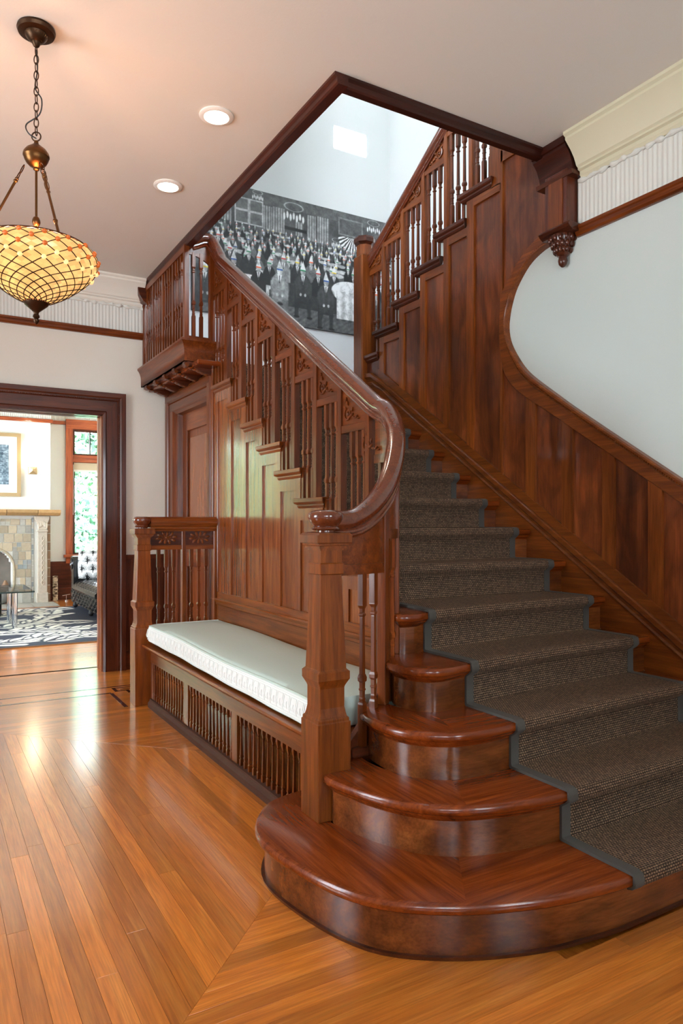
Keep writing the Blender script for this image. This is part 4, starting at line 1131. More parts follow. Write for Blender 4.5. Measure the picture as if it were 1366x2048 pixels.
# =================================================================== FLAT PRINTS (colour attribute on a fine grid)
def print_mat(name, rough=0.5, coat=0.0, bump=0.0):
    m, nt, p = newmat(name); a = N(nt, 'ShaderNodeVertexColor'); a.layer_name = 'print'
    nt.links.new(a.outputs['Color'], p.inputs['Base Color'])
    p.inputs['Roughness'].default_value = rough; p.inputs['Coat Weight'].default_value = coat
    if bump:
        tc = N(nt, 'ShaderNodeTexCoord'); n2 = N(nt, 'ShaderNodeTexNoise'); setin(n2, Scale=260.0)
        b = N(nt, 'ShaderNodeBump'); setin(b, Strength=bump, Distance=0.004)
        nt.links.new(tc.outputs['Object'], n2.inputs['Vector']); nt.links.new(n2.outputs['Fac'], b.inputs['Height']); nt.links.new(b.outputs['Normal'], p.inputs['Normal'])
    return m
def print_grid(name, img, pos, mat, parent, smooth=True):
    """img (h, w, 3) sRGB 0..1, row 0 at the bottom; pos(h, w, 3) world places"""
    h, w = img.shape[:2]
    c = pos.reshape(-1, 3).mean(0)
    idx = np.arange(h * w).reshape(h, w)
    quads = np.stack([idx[:-1, :-1], idx[:-1, 1:], idx[1:, 1:], idx[1:, :-1]], -1).reshape(-1, 4)
    me = bpy.data.meshes.new(name); nq = len(quads)
    me.vertices.add(h * w); me.vertices.foreach_set('co', (pos.reshape(-1, 3) - c).astype(np.float32).ravel())
    me.loops.add(nq * 4); me.loops.foreach_set('vertex_index', quads.astype(np.int32).ravel())
    me.polygons.add(nq); me.polygons.foreach_set('loop_start', np.arange(0, nq * 4, 4, dtype=np.int32))
    if smooth: me.polygons.foreach_set('use_smooth', np.ones(nq, dtype=bool))
    me.update(calc_edges=True)
    lin = np.where(img <= 0.04045, img / 12.92, ((img + 0.055) / 1.055) ** 2.4)
    ca = me.color_attributes.new('print', 'FLOAT_COLOR', 'POINT')
    ca.data.foreach_set('color', np.concatenate([lin, np.ones((h, w, 1))], -1).astype(np.float32).ravel())
    me.materials.append(mat)
    o = bpy.data.objects.new(name, me); COL.objects.link(o); o.location = c
    if parent is not None: attach(o, parent)
    return o
def vnoise(h, w, cell, seed):
    r = np.random.default_rng(seed); gh, gw = int(h / cell) + 3, int(w / cell) + 3
    G = r.random((gh, gw)); yy, xx = np.mgrid[0:h, 0:w] / cell
    i, j = yy.astype(int), xx.astype(int); a, b = yy - i, xx - j; a = a * a * (3 - 2 * a); b = b * b * (3 - 2 * b)
    return G[i, j] * (1 - a) * (1 - b) + G[i + 1, j] * a * (1 - b) + G[i, j + 1] * (1 - a) * b + G[i + 1, j + 1] * a * b

# ---- banquet canvas on the landing wall: a made-up black and white crowd in paper cones
ax0, ax1, az0, az1, st = 2.08, 4.24, 3.185, 4.405, 0.0042
aw, ah = int((ax1 - ax0) / st) + 1, int((az1 - az0) / st) + 1
AX, AZ = np.meshgrid(np.linspace(ax0, ax1, aw), np.linspace(az0, az1, ah))
img = np.zeros((ah, aw, 3))
def paint(mask, col, a=1.0):
    col = np.array(col if not np.isscalar(col) else (col,) * 3); m3 = (mask * a)[..., None] if mask.dtype != bool else (mask.astype(float) * a)[..., None]
    img[:] = img * (1 - m3) + col * m3
def soft(d, w=0.006): return np.clip(0.5 - d / w, 0, 1)
def ell(cx, cz, rx, rz): return (np.sqrt(((AX - cx) / rx) ** 2 + ((AZ - cz) / rz) ** 2) - 1) * min(rx, rz)
def rect(x0, x1, z0, z1): return np.maximum(np.maximum(x0 - AX, AX - x1), np.maximum(z0 - AZ, AZ - z1))
def tri(p, q, r):
    def e(a, b): return ((AX - a[0]) * (b[1] - a[1]) - (AZ - a[1]) * (b[0] - a[0])) / math.dist(a, b)
    s = 1 if (q[0] - p[0]) * (r[1] - p[1]) - (q[1] - p[1]) * (r[0] - p[0]) < 0 else -1
    return np.maximum(np.maximum(-e(p, q) * s, -e(q, r) * s), -e(r, p) * s)
nz = vnoise(ah, aw, 9, 1) * 0.6 + vnoise(ah, aw, 3, 2) * 0.4; nb_ = vnoise(ah, aw, 40, 3)
paint(np.ones((ah, aw)), 0.30); img += ((nb_ - 0.5) * 0.12)[..., None]
paint(soft(rect(ax0, ax1, 4.30, az1)), 0.36, 0.7)
for x0, x1 in ((2.50, 2.62), (2.645, 2.765)):
    for z0, z1 in ((4.20, 4.295), (4.075, 4.18)):
        paint(soft(rect(x0 - 0.012, x1 + 0.012, z0 - 0.012, z1 + 0.012)), 0.72); paint(soft(rect(x0, x1, z0, z1)), 0.40)
for x0, x1, z0, z1 in ((2.36, 2.46, 4.06, 4.27), (2.78, 2.87, 4.05, 4.28), (2.88, 3.00, 4.05, 4.29), (3.12, 3.20, 4.06, 4.20), (3.25, 3.34, 4.04, 4.29), (3.36, 3.49, 4.04, 4.30), (2.14, 2.26, 4.06, 4.27)):
    paint(soft(rect(x0, x1, z0, z1)), 0.70, 0.85)
    img[:] = np.where((rect(x0, x1, z0, z1) < 0)[..., None], img * (0.80 + 0.2 * np.sin((AX - x0) * 230))[..., None], img)
paint(soft(rect(3.60, 3.89, 4.17, 4.345)), 0.46); paint(soft(rect(3.615, 3.875, 4.185, 4.33)), 0.33)
paint(soft(rect(3.0, 3.24, 4.10, 4.13)), 0.12)
for cx_, cz_, s_ in ((3.10, 4.28, 1.0), (2.72, 4.36, 0.5), (4.02, 4.33, 0.7), (3.58, 4.08, 0.5)):
    for i in range(-3, 4):
        paint(soft(ell(cx_ + i * 0.034 * s_, cz_ - 0.035 * s_ - 0.02 * s_ * (i % 2), 0.012 * s_, 0.034 * s_)), 0.93)
    paint(soft(np.abs(np.sqrt(((AX - cx_) / (0.10 * s_)) ** 2 + ((AZ - cz_ - 0.05 * s_) / (0.04 * s_)) ** 2) - 1) * 0.05 - 0.004), 0.75, 0.7)
# striped bunting
ang = np.arctan2(AZ - 4.20, AX - 3.78); rad = np.hypot(AX - 3.78, AZ - 4.20)
bun = (rad < 0.20) & (AZ < 4.16) & (AX > 3.60)
paint(bun, 0.9); paint(bun & (np.sin(ang * 30) > 0), 0.22)
bands = [(0.74, 0.20, 0.18), (0.22, 0.36, 0.62), (0.16, 0.50, 0.34), (0.88, 0.76, 0.22), (0.86, 0.36, 0.20)]
rp_ = random.Random(5)
def person(x_, z_, s, suit=None, band=None, full=False):
    """x_, z_ middle of the face; s face height"""
    suit = suit if suit is not None else rp_.choice((0.08, 0.12, 0.16, 0.22, 0.42)); band = band if band is not None else rp_.choice(bands)
    sx = rp_.uniform(-0.08, 0.08) * s
    paint(soft(ell(x_ + sx, z_ - 2.1 * s, 1.35 * s, 1.75 * s)), suit)
    paint(soft(rect(x_ + sx - 1.3 * s, x_ + sx + 1.3 * s, z_ - 4.2 * s, z_ - 1.9 * s) - 0.2 * s), suit)
    paint(soft(tri((x_ - 0.42 * s, z_ - 0.55 * s), (x_ + 0.42 * s, z_ - 0.55 * s), (x_ + sx, z_ - 2.0 * s))), 0.86)
    paint(soft(rect(x_ + sx * 0.6 - 0.07 * s, x_ + sx * 0.6 + 0.07 * s, z_ - 1.9 * s, z_ - 0.7 * s), 0.004), 0.15)
    paint(soft(ell(x_, z_, 0.46 * s, 0.62 * s)), rp_.uniform(0.62, 0.82))
    paint(soft(ell(x_ + 0.2 * s, z_ - 0.1 * s, 0.25 * s, 0.45 * s), 0.02), 0.45, 0.35)
    paint(soft(tri((x_ - 0.52 * s, z_ + 0.30 * s), (x_ + 0.52 * s, z_ + 0.30 * s), (x_ + sx, z_ + 1.75 * s))), rp_.uniform(0.80, 0.95))
    paint(soft(rect(x_ - 0.50 * s, x_ + 0.50 * s, z_ + 0.10 * s, z_ + 0.33 * s), 0.004), band)
rows = [(4.06, 0.016, 0.062), (4.02, 0.018, 0.066), (3.98, 0.021, 0.074), (3.94, 0.024, 0.084), (3.90, 0.028, 0.10), (3.85, 0.033, 0.125), (3.79, 0.038, 0.15)]
for zz, s, stp in rows:
    x_ = ax0 + rp_.random() * stp
    while x_ < ax1:
        zq = zz + rp_.uniform(-0.012, 0.012)
        if not (3.55 < x_ < 3.95 and zz < 3.80): person(x_, zq - 0.02, s * rp_.uniform(0.9, 1.1))
        if rp_.random() < 0.3: paint(soft(ell(x_ + stp * 0.5, zq - 0.05, stp * 0.5, s * 0.6)), 0.82, 0.8)
        x_ += stp * rp_.uniform(0.8, 1.25)
paint(soft(rect(ax0, ax1, az0, 3.62), 0.25), 0.15, 0.8)
fl = (AZ < 3.36) ; paint(fl, 0.34); img[:] = np.where(fl[..., None], img * (0.95 + 0.07 * np.sin((AX * 0.9 - AZ * 1.4) * 90))[..., None], img)
paint(soft(ell(2.73, 3.56, 0.16, 0.10)), 0.84); paint(soft(rect(2.60, 2.84, 3.40, 3.56)), 0.72)
for x_, z_, s, su, b_ in ((2.33, 3.90, 0.040, 0.14, 0), (2.44, 3.80, 0.042, 0.16, 0), (2.63, 3.80, 0.046, 0.17, 2), (2.84, 3.73, 0.046, 0.10, 2), (2.99, 3.80, 0.048, 0.52, 0), (3.14, 3.79, 0.046, 0.16, 3), (3.29, 3.82, 0.044, 0.38, 4), (3.37, 3.72, 0.050, 0.12, 0), (3.55, 3.76, 0.050, 0.20, 3), (3.78, 3.78, 0.050, 0.14, 2), (3.95, 3.76, 0.05, 0.2, 1), (4.12, 3.74, 0.05, 0.12, 0), (2.48, 3.70, 0.055, 0.13, 1), (2.73, 3.67, 0.052, 0.10, 4), (2.26, 3.66, 0.058, 0.1, 2)):
    person(x_, z_, s, su, bands[b_])
def seated(x_, z_, s, suit, band):
    person(x_, z_, s, suit, band)
    paint(soft(rect(x_ - 1.5 * s, x_ - 1.2 * s, z_ - 7.2 * s, z_ - 2.2 * s)), 0.10, 0.9)      # chair
    paint(soft(rect(x_ - 1.5 * s, x_ + 1.3 * s, z_ - 5.2 * s, z_ - 4.8 * s)), 0.12, 0.9)
    for d in (-1, 1):
        k = rp_.uniform(0.9, 1.25)
        paint(soft(ell(x_ + d * 0.60 * s, z_ - 4.3 * s, 0.80 * s, 0.60 * s), 0.02), suit * 0.95)
        paint(soft(tri((x_ + d * 0.30 * s, z_ - 4.4 * s), (x_ + d * 1.35 * s, z_ - 4.3 * s), (x_ + d * 1.1 * k * s, z_ - 7.6 * s))), suit * 0.80)
        paint(soft(rect(x_ + d * 1.0 * k * s - 0.30 * s, x_ + d * 1.0 * k * s + 0.30 * s, z_ - 7.3 * s, z_ - 4.6 * s), 0.02), suit * 0.80)
        paint(soft(ell(x_ + d * 1.22 * s, z_ - 2.6 * s, 0.34 * s, 1.15 * s), 0.02), suit * 1.15)
        paint(soft(ell(x_ + d * 0.85 * s, z_ - 3.6 * s, 0.55 * s, 0.26 * s), 0.02), suit * 1.10)
        paint(soft(ell(x_ + d * 0.42 * s, z_ - 3.75 * s, 0.20 * s, 0.26 * s)), 0.70)
        paint(soft(ell(x_ + d * 1.05 * k * s, z_ - 7.4 * s, 0.50 * s, 0.20 * s)), 0.06)
        paint(soft(ell(x_ + d * 0.55 * s, z_ - 1.9 * s, 0.22 * s, 1.0 * s), 0.03), suit * 1.4 + 0.03, 0.6)
paint(soft(ell(3.74, 3.60, 0.22, 0.11)), 0.9); paint(soft(rect(3.58, 3.95, 3.32, 3.58)), 0.86)
img[:] = np.where((rect(3.58, 3.95, 3.30, 3.60) < 0)[..., None], img * (0.90 + 0.1 * np.sin(AX * 70))[..., None], img)
seated(2.95, 3.685, 0.062, 0.50, bands[1]); seated(3.20, 3.72, 0.060, 0.19, bands[2]); seated(3.46, 3.66, 0.062, 0.22, bands[1])
seated(4.05, 3.62, 0.062, 0.25, bands[4]); seated(2.20, 3.58, 0.06, 0.2, bands[3])
img *= (0.74 + 0.52 * nz)[..., None]
img = np.clip((img - 0.5) * 1.12 + 0.53, 0.06, 0.97)
art = thing('banquet_canvas', 'large black and white canvas of a banquet crowd in paper cone hats', 'picture', (3.16, YB - 0.03, az0))
pos = np.stack([AX, np.full_like(AX, YB - 0.0465), AZ], -1)
M['print'] = print_mat('canvas_print', 0.6)
print_grid('canvas_print', img, pos, M['print'], art)
build('canvas_edge', MB().box(ax0, ax1, YB - 0.0455, YB - 0.0125, az0, az1), M['black'], art)

# =================================================================== CEILING LIGHTS
M['lens'] = plain('lit_lens', (1, 1, 1, 1), 0.4, emit=(1.0, 0.86, 0.66, 1), estr=14.0)
M['white_metal'] = plain('white_trim_ring', srgb(236, 230, 222), 0.5)
for x_, y_, lab in ((1.295, 3.487, 'recessed round ceiling light near the corner of the stair opening'), (1.304, 4.36, 'recessed round ceiling light above the bench, nearer the balcony')):
    t = thing('recessed_light', lab, 'ceiling light', (x_, y_, CEIL), 'recessed ceiling lights')
    build('trim_ring', MB().turned([(0.060, CEIL), (0.086, CEIL), (0.088, CEIL - 0.006), (0.080, CEIL - 0.011), (0.064, CEIL - 0.012), (0.060, CEIL - 0.004)], x_, y_, 36, cap=False), M['white_metal'], t, smooth=True)
    build('lens', MB().turned([(0.061, CEIL - 0.004), (0.03, CEIL - 0.0055), (0.0, CEIL - 0.006)], x_, y_, 32), M['lens'], t, smooth=True)
    ld = bpy.data.lights.new('downlight', 'SPOT'); ld.energy = 9; ld.color = (1.0, 0.88, 0.74); ld.spot_size = math.radians(95); ld.spot_blend = 0.6; ld.shadow_soft_size = 0.05
    lo = bpy.data.objects.new('downlight', ld); COL.objects.link(lo); lo.location = (x_, y_, CEIL - 0.02); attach(lo, t)

# ---- leaded glass pendant
PX, PY = 0.41, 3.26
pen = thing('pendant_lamp', 'leaded amber glass bowl pendant on a bronze chain', 'pendant lamp', (PX, PY, CEIL))
build('canopy', MB().turned([(0.0, CEIL), (0.074, CEIL), (0.077, CEIL - 0.010), (0.072, CEIL - 0.022), (0.056, CEIL - 0.026), (0.046, CEIL - 0.026), (0.044, CEIL - 0.034), (0.030, CEIL - 0.052), (0.018, CEIL - 0.060), (0.012, CEIL - 0.075), (0.006, CEIL - 0.080), (0.0, CEIL - 0.080)], PX, PY, 40), M['bronze'], pen, smooth=True, angle=30)
mb = MB()
for i in range(26):
    a = 2 * PI * i / 26
    mb.tube([(PX + 0.044 * math.cos(a), PY + 0.044 * math.sin(a), CEIL - 0.031), (PX + 0.022 * math.cos(a), PY + 0.022 * math.sin(a), CEIL - 0.055)], 0.0028, 4)
build('canopy_flutes', mb, M['brass'], pen)
zc_ = CEIL - 0.080; k = 0
while zc_ > 2.915:
    ring = []
    for i in range(16):
        a = 2 * PI * i / 16; u_, w_ = 0.0095 * math.cos(a), 0.020 * math.sin(a)
        d = Vector((math.cos(0.55), -math.sin(0.55), 0)) if k % 2 else Vector((math.sin(0.55), math.cos(0.55), 0))
        ring.append((PX + d.x * u_, PY + d.y * u_, zc_ - 0.018 + w_))
    build('chain_link', MB().tube(ring, 0.0022, 6, ring=True), M['bronze'], pen, smooth=True); zc_ -= 0.0335; k += 1
build('cord', MB().tube(crom([(PX, PY, CEIL - 0.09), (PX + 0.005, PY, 3.18), (PX - 0.004, PY + 0.002, 3.10), (PX + 0.020, PY - 0.01, 3.05), (PX + 0.012, PY, 2.99), (PX - 0.036, PY + 0.02, 2.945), (PX - 0.030, PY + 0.01, 2.905), (PX, PY, 2.885)], 6), 0.0028, 6), M['black'], pen, smooth=True)
ring = [(PX + 0.86 * 0.019 * math.cos(2 * PI * i / 20), PY - 0.5 * 0.019 * math.cos(2 * PI * i / 20), 2.893 + 0.019 * math.sin(2 * PI * i / 20)) for i in range(20)]
build('hanging_ring', MB().tube(ring, 0.003, 6, ring=True), M['bronze'], pen, smooth=True)
build('hub', MB().turned([(0.0, 2.876), (0.008, 2.874), (0.010, 2.862), (0.022, 2.852), (0.040, 2.838), (0.050, 2.824), (0.053, 2.815), (0.053, 2.808), (0.050, 2.804), (0.048, 2.795), (0.040, 2.780), (0.028, 2.768), (0.012, 2.760), (0.012, 2.752), (0.006, 2.748), (0.0, 2.748)], PX, PY, 32), M['brass'], pen, smooth=True, angle=35)
BOWL = [(0.040, 2.188), (0.075, 2.203), (0.115, 2.226), (0.155, 2.255), (0.192, 2.286), (0.222, 2.316), (0.241, 2.343), (0.249, 2.367), (0.246, 2.390), (0.234, 2.411), (0.214, 2.428)]
bc_ = np.array(crom(BOWL, 8)); bd = np.r_[0, np.cumsum(np.linalg.norm(np.diff(bc_, axis=0), axis=1))]; bd /= bd[-1]
def bowl(t, a, off=0.0):
    r = np.interp(t, bd, bc_[:, 0]) + off; z = np.interp(t, bd, bc_[:, 1])
    return (PX + r * math.cos(a), PY + r * math.sin(a), z - off * 0.3)
build('centre_rod', MB().turned([(0.005, 2.75), (0.005, 2.555), (0.012, 2.55), (0.016, 2.54), (0.017, 2.53), (0.013, 2.518), (0.006, 2.513), (0.005, 2.40)], PX, PY, 12), M['brass'], pen, smooth=True)
for i, a in enumerate((math.radians(45.7), math.radians(-74.3), math.radians(165.7))):
    d = Vector((math.cos(a), math.sin(a), 0))
    p0 = Vector((PX, PY, 2.775)) + d * 0.042; p1 = Vector(bowl(1.0, a)) - d * 0.004
    q = p0 + (p1 - p0) * 0.20
    rd = build('support_rod', MB().tube([q, p1], 0.0052, 8), M['brass'], pen, smooth=True)
    for f_, r_ in ((0.0, 0.008), (0.035, 0.009), (0.80, 0.010), (0.83, 0.008)):
        c = q + (p1 - q) * f_; build('collar', MB().ball(c, r_, r_, r_ * 0.9, 10, 6), M['brass'], rd, smooth=True)
    for j in range(2):
        c0 = p0 + (q - p0) * (0.15 + 0.45 * j); c1 = p0 + (q - p0) * (0.62 + 0.43 * j); m_ = (c0 + c1) / 2; ax_ = (c1 - c0) / 2
        sd = ax_.cross(Vector((0, 0, 1)) if j else d).normalized() * 0.010
        build('support_link', MB().tube([tuple(m_ + ax_ * math.sin(2 * PI * t / 14) * 1.15 + sd * math.cos(2 * PI * t / 14)) for t in range(14)], 0.0022, 5, ring=True), M['bronze'], rd, smooth=True)
def glassmat(name, col, ecol, es):
    m, nt, p = newmat(name)
    p.inputs['Base Color'].default_value = col; p.inputs['Roughness'].default_value = 0.25
    oi = N(nt, 'ShaderNodeObjectInfo'); tc = N(nt, 'ShaderNodeTexCoord'); nn = N(nt, 'ShaderNodeTexNoise'); setin(nn, Scale=22.0, Detail=3.0)
    nt.links.new(tc.outputs['Object'], nn.inputs['Vector'])
    r1 = N(nt, 'ShaderNodeMapRange'); setin(r1, To_Min=es * 0.72, To_Max=es * 1.18); nt.links.new(oi.outputs['Random'], r1.inputs['Value'])
    ml = N(nt, 'ShaderNodeMath', operation='MULTIPLY'); r2 = N(nt, 'ShaderNodeMapRange'); setin(r2, To_Min=0.75, To_Max=1.2)
    nt.links.new(nn.outputs['Fac'], r2.inputs['Value']); nt.links.new(r1.outputs['Result'], ml.inputs[0]); nt.links.new(r2.outputs['Result'], ml.inputs[1])
    p.inputs['Emission Color'].default_value = ecol; nt.links.new(ml.outputs[0], p.inputs['Emission Strength'])
    return m
M['amber'] = glassmat('lit_amber_glass', srgb(160, 112, 52), (1.0, 0.56, 0.20, 1), 0.92)
M['jewel'] = glassmat('orange_glass_jewel', srgb(200, 96, 36), (1.0, 0.22, 0.04, 1), 0.22)
M['jewelp'] = glassmat('pale_glass_jewel', srgb(240, 190, 120), (1.0, 0.60, 0.26, 1), 0.9)
shade = build('shade_rim', MB().tube([bowl(1.0, 2 * PI * i / 48) for i in range(48)], 0.003, 6, ring=True), M['bronze'], pen, smooth=True)
NA = 16
TR = [0.0, 0.055, 0.115, 0.175, 0.235, 0.295, 0.355, 0.415, 0.475, 0.54, 0.625, 0.70, 0.775, 0.85, 0.925, 1.0]
def node(j, i): return (TR[j], 2 * PI * (i + (j % 2) * 0.5) / NA)
lead = MB()
for j in range(len(TR) - 1):
    for i in range(NA):
        t0, a0 = node(j, i)
        for sgn in (-1, 1):
            a1 = a0 + sgn * PI / NA; t1 = TR[j + 1]
            pts = [bowl(t0 + (t1 - t0) * q / 2, a0 + (a1 - a0) * q / 2, 0.001) for q in range(3)]
            lead.tube(pts, 0.0022, 4)
build('leading', lead, M['bronze'], shade)
for j in range(1, len(TR) - 1):
    for i in range(NA):
        t0, a0 = node(j, i); h = PI / NA; tu, td = TR[j + 1], TR[j - 1]
        # diamond pane: lower tip, right, upper, left around its middle
        P = [bowl(td, a0), bowl((td + t0) / 2, a0 + h / 2), bowl(t0, a0 + h), bowl((t0 + tu) / 2, a0 + h / 2), bowl(tu, a0), bowl((t0 + tu) / 2, a0 - h / 2), bowl(t0, a0 - h), bowl((td + t0) / 2, a0 - h / 2), bowl(t0, a0)]
        mb = MB().add(P, [(8, 0, 1), (8, 1, 2), (8, 2, 3), (8, 3, 4), (8, 4, 5), (8, 5, 6), (8, 6, 7), (8, 7, 0)])
        build('glass_pane', mb, M['amber'], shade, smooth=True, angle=180, fix=False)
for j, mt in ((10, 'jewelp'), (11, 'jewelp'), (12, 'jewel'), (13, 'jewel'), (14, 'jewel')):
    for i in range(NA):
        t0, a0 = node(j, i); c = bowl(t0, a0, 0.002)
        build('glass_jewel', MB().ball(c, 0.0105, 0.0105, 0.0098, 10, 6), M[mt], shade, smooth=True)
fin = build('finial', MB().turned([(0.0, 2.205), (0.046, 2.196), (0.050, 2.188), (0.046, 2.180), (0.034, 2.170), (0.020, 2.158), (0.011, 2.150), (0.009, 2.142), (0.013, 2.138), (0.014, 2.130), (0.008, 2.124), (0.012, 2.118), (0.011, 2.110), (0.005, 2.102), (0.0, 2.098)], PX, PY, 24), M['bronze'], pen, smooth=True, angle=40)
for a in (0.5, 2.6, 4.7):
    ld = bpy.data.lights.new('pendant_bulb', 'POINT'); ld.energy = 7.5; ld.color = (1.0, 0.54, 0.28); ld.shadow_soft_size = 0.025
    lo = bpy.data.objects.new('pendant_bulb', ld); COL.objects.link(lo); lo.location = (PX + 0.07 * math.cos(a), PY + 0.07 * math.sin(a), 2.40); attach(lo, pen)

# =================================================================== LIVING ROOM SHELL
YW = 12.6
mb = holed(MB(), 'y', YW, 12.8, -2.7, 3.6, 0, 3.5, [(2.05, 3.15, 0.72, 2.86), (-2.42, -1.02, 0.72, 2.86)])
struct(build('wall_garden', mb, M['plaster_l']), 'pale living room wall with the garden window', 'wall')
mb = holed(MB(), 'x', -2.7, -2.5, 6.45, 12.6, 0, 3.5, [(7.2, 12.0, 0.50, 2.90)])
struct(build('wall_bay', mb, M['plaster_l']), 'living room side wall with wide windows', 'wall')
struct(build('wall_east', MB().box(3.4, 3.6, 6.45, 12.6, 0, 3.5), M['plaster_l']), 'plain living room wall behind the sofa', 'wall')
struct(build('ceiling_living', MB().box(-2.7, 3.6, 6.45, 12.8, 3.32, 3.5), M['ceil']), 'living room ceiling', 'ceiling')
cbm = struct(build('wall_chimney', MB().box(-0.9, 1.765, 12.36, YW, 1.40, 3.32), M['plaster_l']), 'smooth plaster chimney breast above the mantel', 'wall')
mb = MB()
mb.prism([(12.36 - p[0], p[1] + 0.055) for p in PR], -0.9, 1.80, 'x').box(1.765, 1.80, 12.33, YW, 2.887, 2.943)
struct(build('trim_8', mb, M['cherryx']), 'cherry picture rail across the chimney breast', 'picture rail')
mb = MB().prism([(YW - p[0], p[1] + 0.075) for p in PR], 1.80, 2.05, 'x')
struct(build('trim_9', mb, M['cherryx']), 'cherry picture rail beside the garden window', 'picture rail')
# pleated frieze above, wavy cloth
valance_l = valance('pleated_valance', 'gathered white cloth frieze above the living room fireplace', (-0.5, 12.36), (1.77, 12.36), (0, -1), 2.95, 3.15, (0.6, 12.36, 2.95))
valance('pleated_valance', 'gathered white cloth frieze above the garden window', (1.78, YW), (3.3, YW), (0, -1), 2.97, 3.17, (2.5, YW, 2.97))
wl = struct(sname('trim_10', (1.9, YW, 0)), 'dark cherry wainscot beside the fireplace', 'wainscot')
build('wainscot_panel', MB().box(1.757, 3.4, YW - 0.02, YW, 0.0, 0.60), M['dx'], wl)
build('wainscot_cap', MB().box(1.757, 3.4, YW - 0.045, YW, 0.60, 0.635), M['dx'], wl)
build('wainscot_rail', MB().box(1.757, 3.4, YW - 0.03, YW - 0.02, 0.50, 0.60), M['dx'], wl)
build('wainscot_base', MB().box(1.757, 3.4, YW - 0.035, YW, 0.0, 0.20), M['dx'], wl)
# ---- garden window
w1 = struct(sname('window_1', (2.6, YW, 0.72)), 'tall cherry-framed garden window with a transom and roller shade', 'window')
build('casing', MB().box(2.035, 2.145, YW - 0.05, YW + 0.10, 0.60, 2.95), M['cherry'], w1, bevel=0.004)
build('casing', MB().box(3.06, 3.17, YW - 0.05, YW + 0.10, 0.60, 2.95), M['cherry'], w1, bevel=0.004)
build('head_casing', MB().box(2.035, 3.17, YW - 0.055, YW + 0.10, 2.84, 3.00), M['cherryx'], w1, bevel=0.004)
build('transom_bar', MB().box(2.145, 3.06, YW - 0.03, YW + 0.08, 2.29, 2.41), M['cherryx'], w1, bevel=0.004)
build('sill', MB().box(2.0, 3.2, YW - 0.09, YW + 0.10, 0.70, 0.745), M['cherryx'], w1, bevel=0.004)
for z0, z1, nm in ((2.41, 2.84, 'transom_sash'), (0.745, 2.29, 'lower_sash')):
    mb = MB().box(2.145, 2.19, YW + 0.03, YW + 0.07, z0, z1).box(3.015, 3.06, YW + 0.03, YW + 0.07, z0, z1).box(2.19, 3.015, YW + 0.03, YW + 0.07, z0, z0 + 0.03).box(2.19, 3.015, YW + 0.03, YW + 0.07, z1 - 0.035, z1)
    sh = build(nm, mb, M['dz'], w1)
    if nm == 'transom_sash':
        for xm in (2.435, 2.70): build('muntin', MB().box(xm - 0.009, xm + 0.009, YW + 0.035, YW + 0.065, z0 + 0.03, z1 - 0.035), M['black'], sh)
        for xa, xb in ((2.19, 2.426), (2.444, 2.691), (2.709, 3.015)): build('pane', MB().box(xa, xb, YW + 0.048, YW + 0.052, z0 + 0.03, z1 - 0.035), M['glass'], sh)
    else: build('pane', MB().box(2.19, 3.015, YW + 0.048, YW + 0.052, z0 + 0.03, z1 - 0.035), M['glass'], sh)
build('roller_shade', MB().box(2.17, 3.03, YW + 0.0, YW + 0.028, 2.165, 2.285), plain('shade_linen', srgb(196, 178, 148), 0.8), w1)
build('shade_bar', MB().box(2.17, 3.03, YW - 0.004, YW + 0.03, 2.135, 2.165), M['white_metal'], w1)
build('shade_cord', MB().tube(crom([(2.165, YW - 0.01, 2.25), (2.166, YW - 0.012, 1.8), (2.160, YW - 0.012, 1.45), (2.156, YW - 0.012, 1.42), (2.152, YW - 0.012, 1.5), (2.158, YW - 0.01, 2.25)], 5), 0.0025, 5), M['white_metal'], w1)
# other windows that bring the daylight in
def simple_window(name, label, axis, a, u0, u1, z0, z1, nu, frame):
    o = struct(sname(name, ((a, (u0 + u1) / 2, z0) if axis == 'x' else ((u0 + u1) / 2, a, z0))), label, 'window')
    def bx(mb, ua, ub, za, zb, d=0.03):
        return mb.box(a - d, a + d, ua, ub, za, zb) if axis == 'x' else mb.box(ua, ub, a - d, a + d, za, zb)
    mb = MB(); bx(mb, u0, u1, z0, z0 + 0.06); bx(mb, u0, u1, z1 - 0.06, z1); bx(mb, u0, u0 + 0.06, z0 + 0.06, z1 - 0.06); bx(mb, u1 - 0.06, u1, z0 + 0.06, z1 - 0.06)
    build('frame', mb, frame, o); du = (u1 - u0 - 0.12) / nu
    for i in range(1, nu): build('mullion', bx(MB(), u0 + 0.06 + du * i - 0.02, u0 + 0.06 + du * i + 0.02, z0 + 0.06, z1 - 0.06, 0.025), frame, o)
    for i in range(nu): build('pane', bx(MB(), u0 + 0.06 + du * i + 0.0, u0 + 0.06 + du * (i + 1), z0 + 0.06, z1 - 0.06, 0.002), M['glass'], o)
simple_window('window_2', 'glazed front entrance of the hall', 'y', -3.17, -1.5, -0.3, 1.1, 2.75, 2, M['wz'])
simple_window('window_6', 'narrow front window left of the entrance', 'y', -3.17, -2.9, -2.2, 1.1, 2.75, 1, M['wz'])
simple_window('window_7', 'front window in line with the stair', 'y', -3.17, 1.2, 2.2, 1.1, 2.75, 1, M['wz'])
simple_window('window_5', 'garden window on the other side of the fireplace', 'y', 12.68, -2.42, -1.02, 0.72, 2.86, 2, M['cherry'])
simple_window('window_8', 'hall window in the left wall', 'x', -3.17, 2.45, 3.95, 0.6, 2.6, 2, M['wz'])
simple_window('window_3', 'wide living room side windows', 'x', -2.6, 7.2, 12.0, 0.50, 2.90, 4, M['cherry'])
simple_window('window_4', 'upper stairwell side window', 'x', 1.575, 4.15, 5.05, 4.25, 5.45, 1, M['white_metal'])
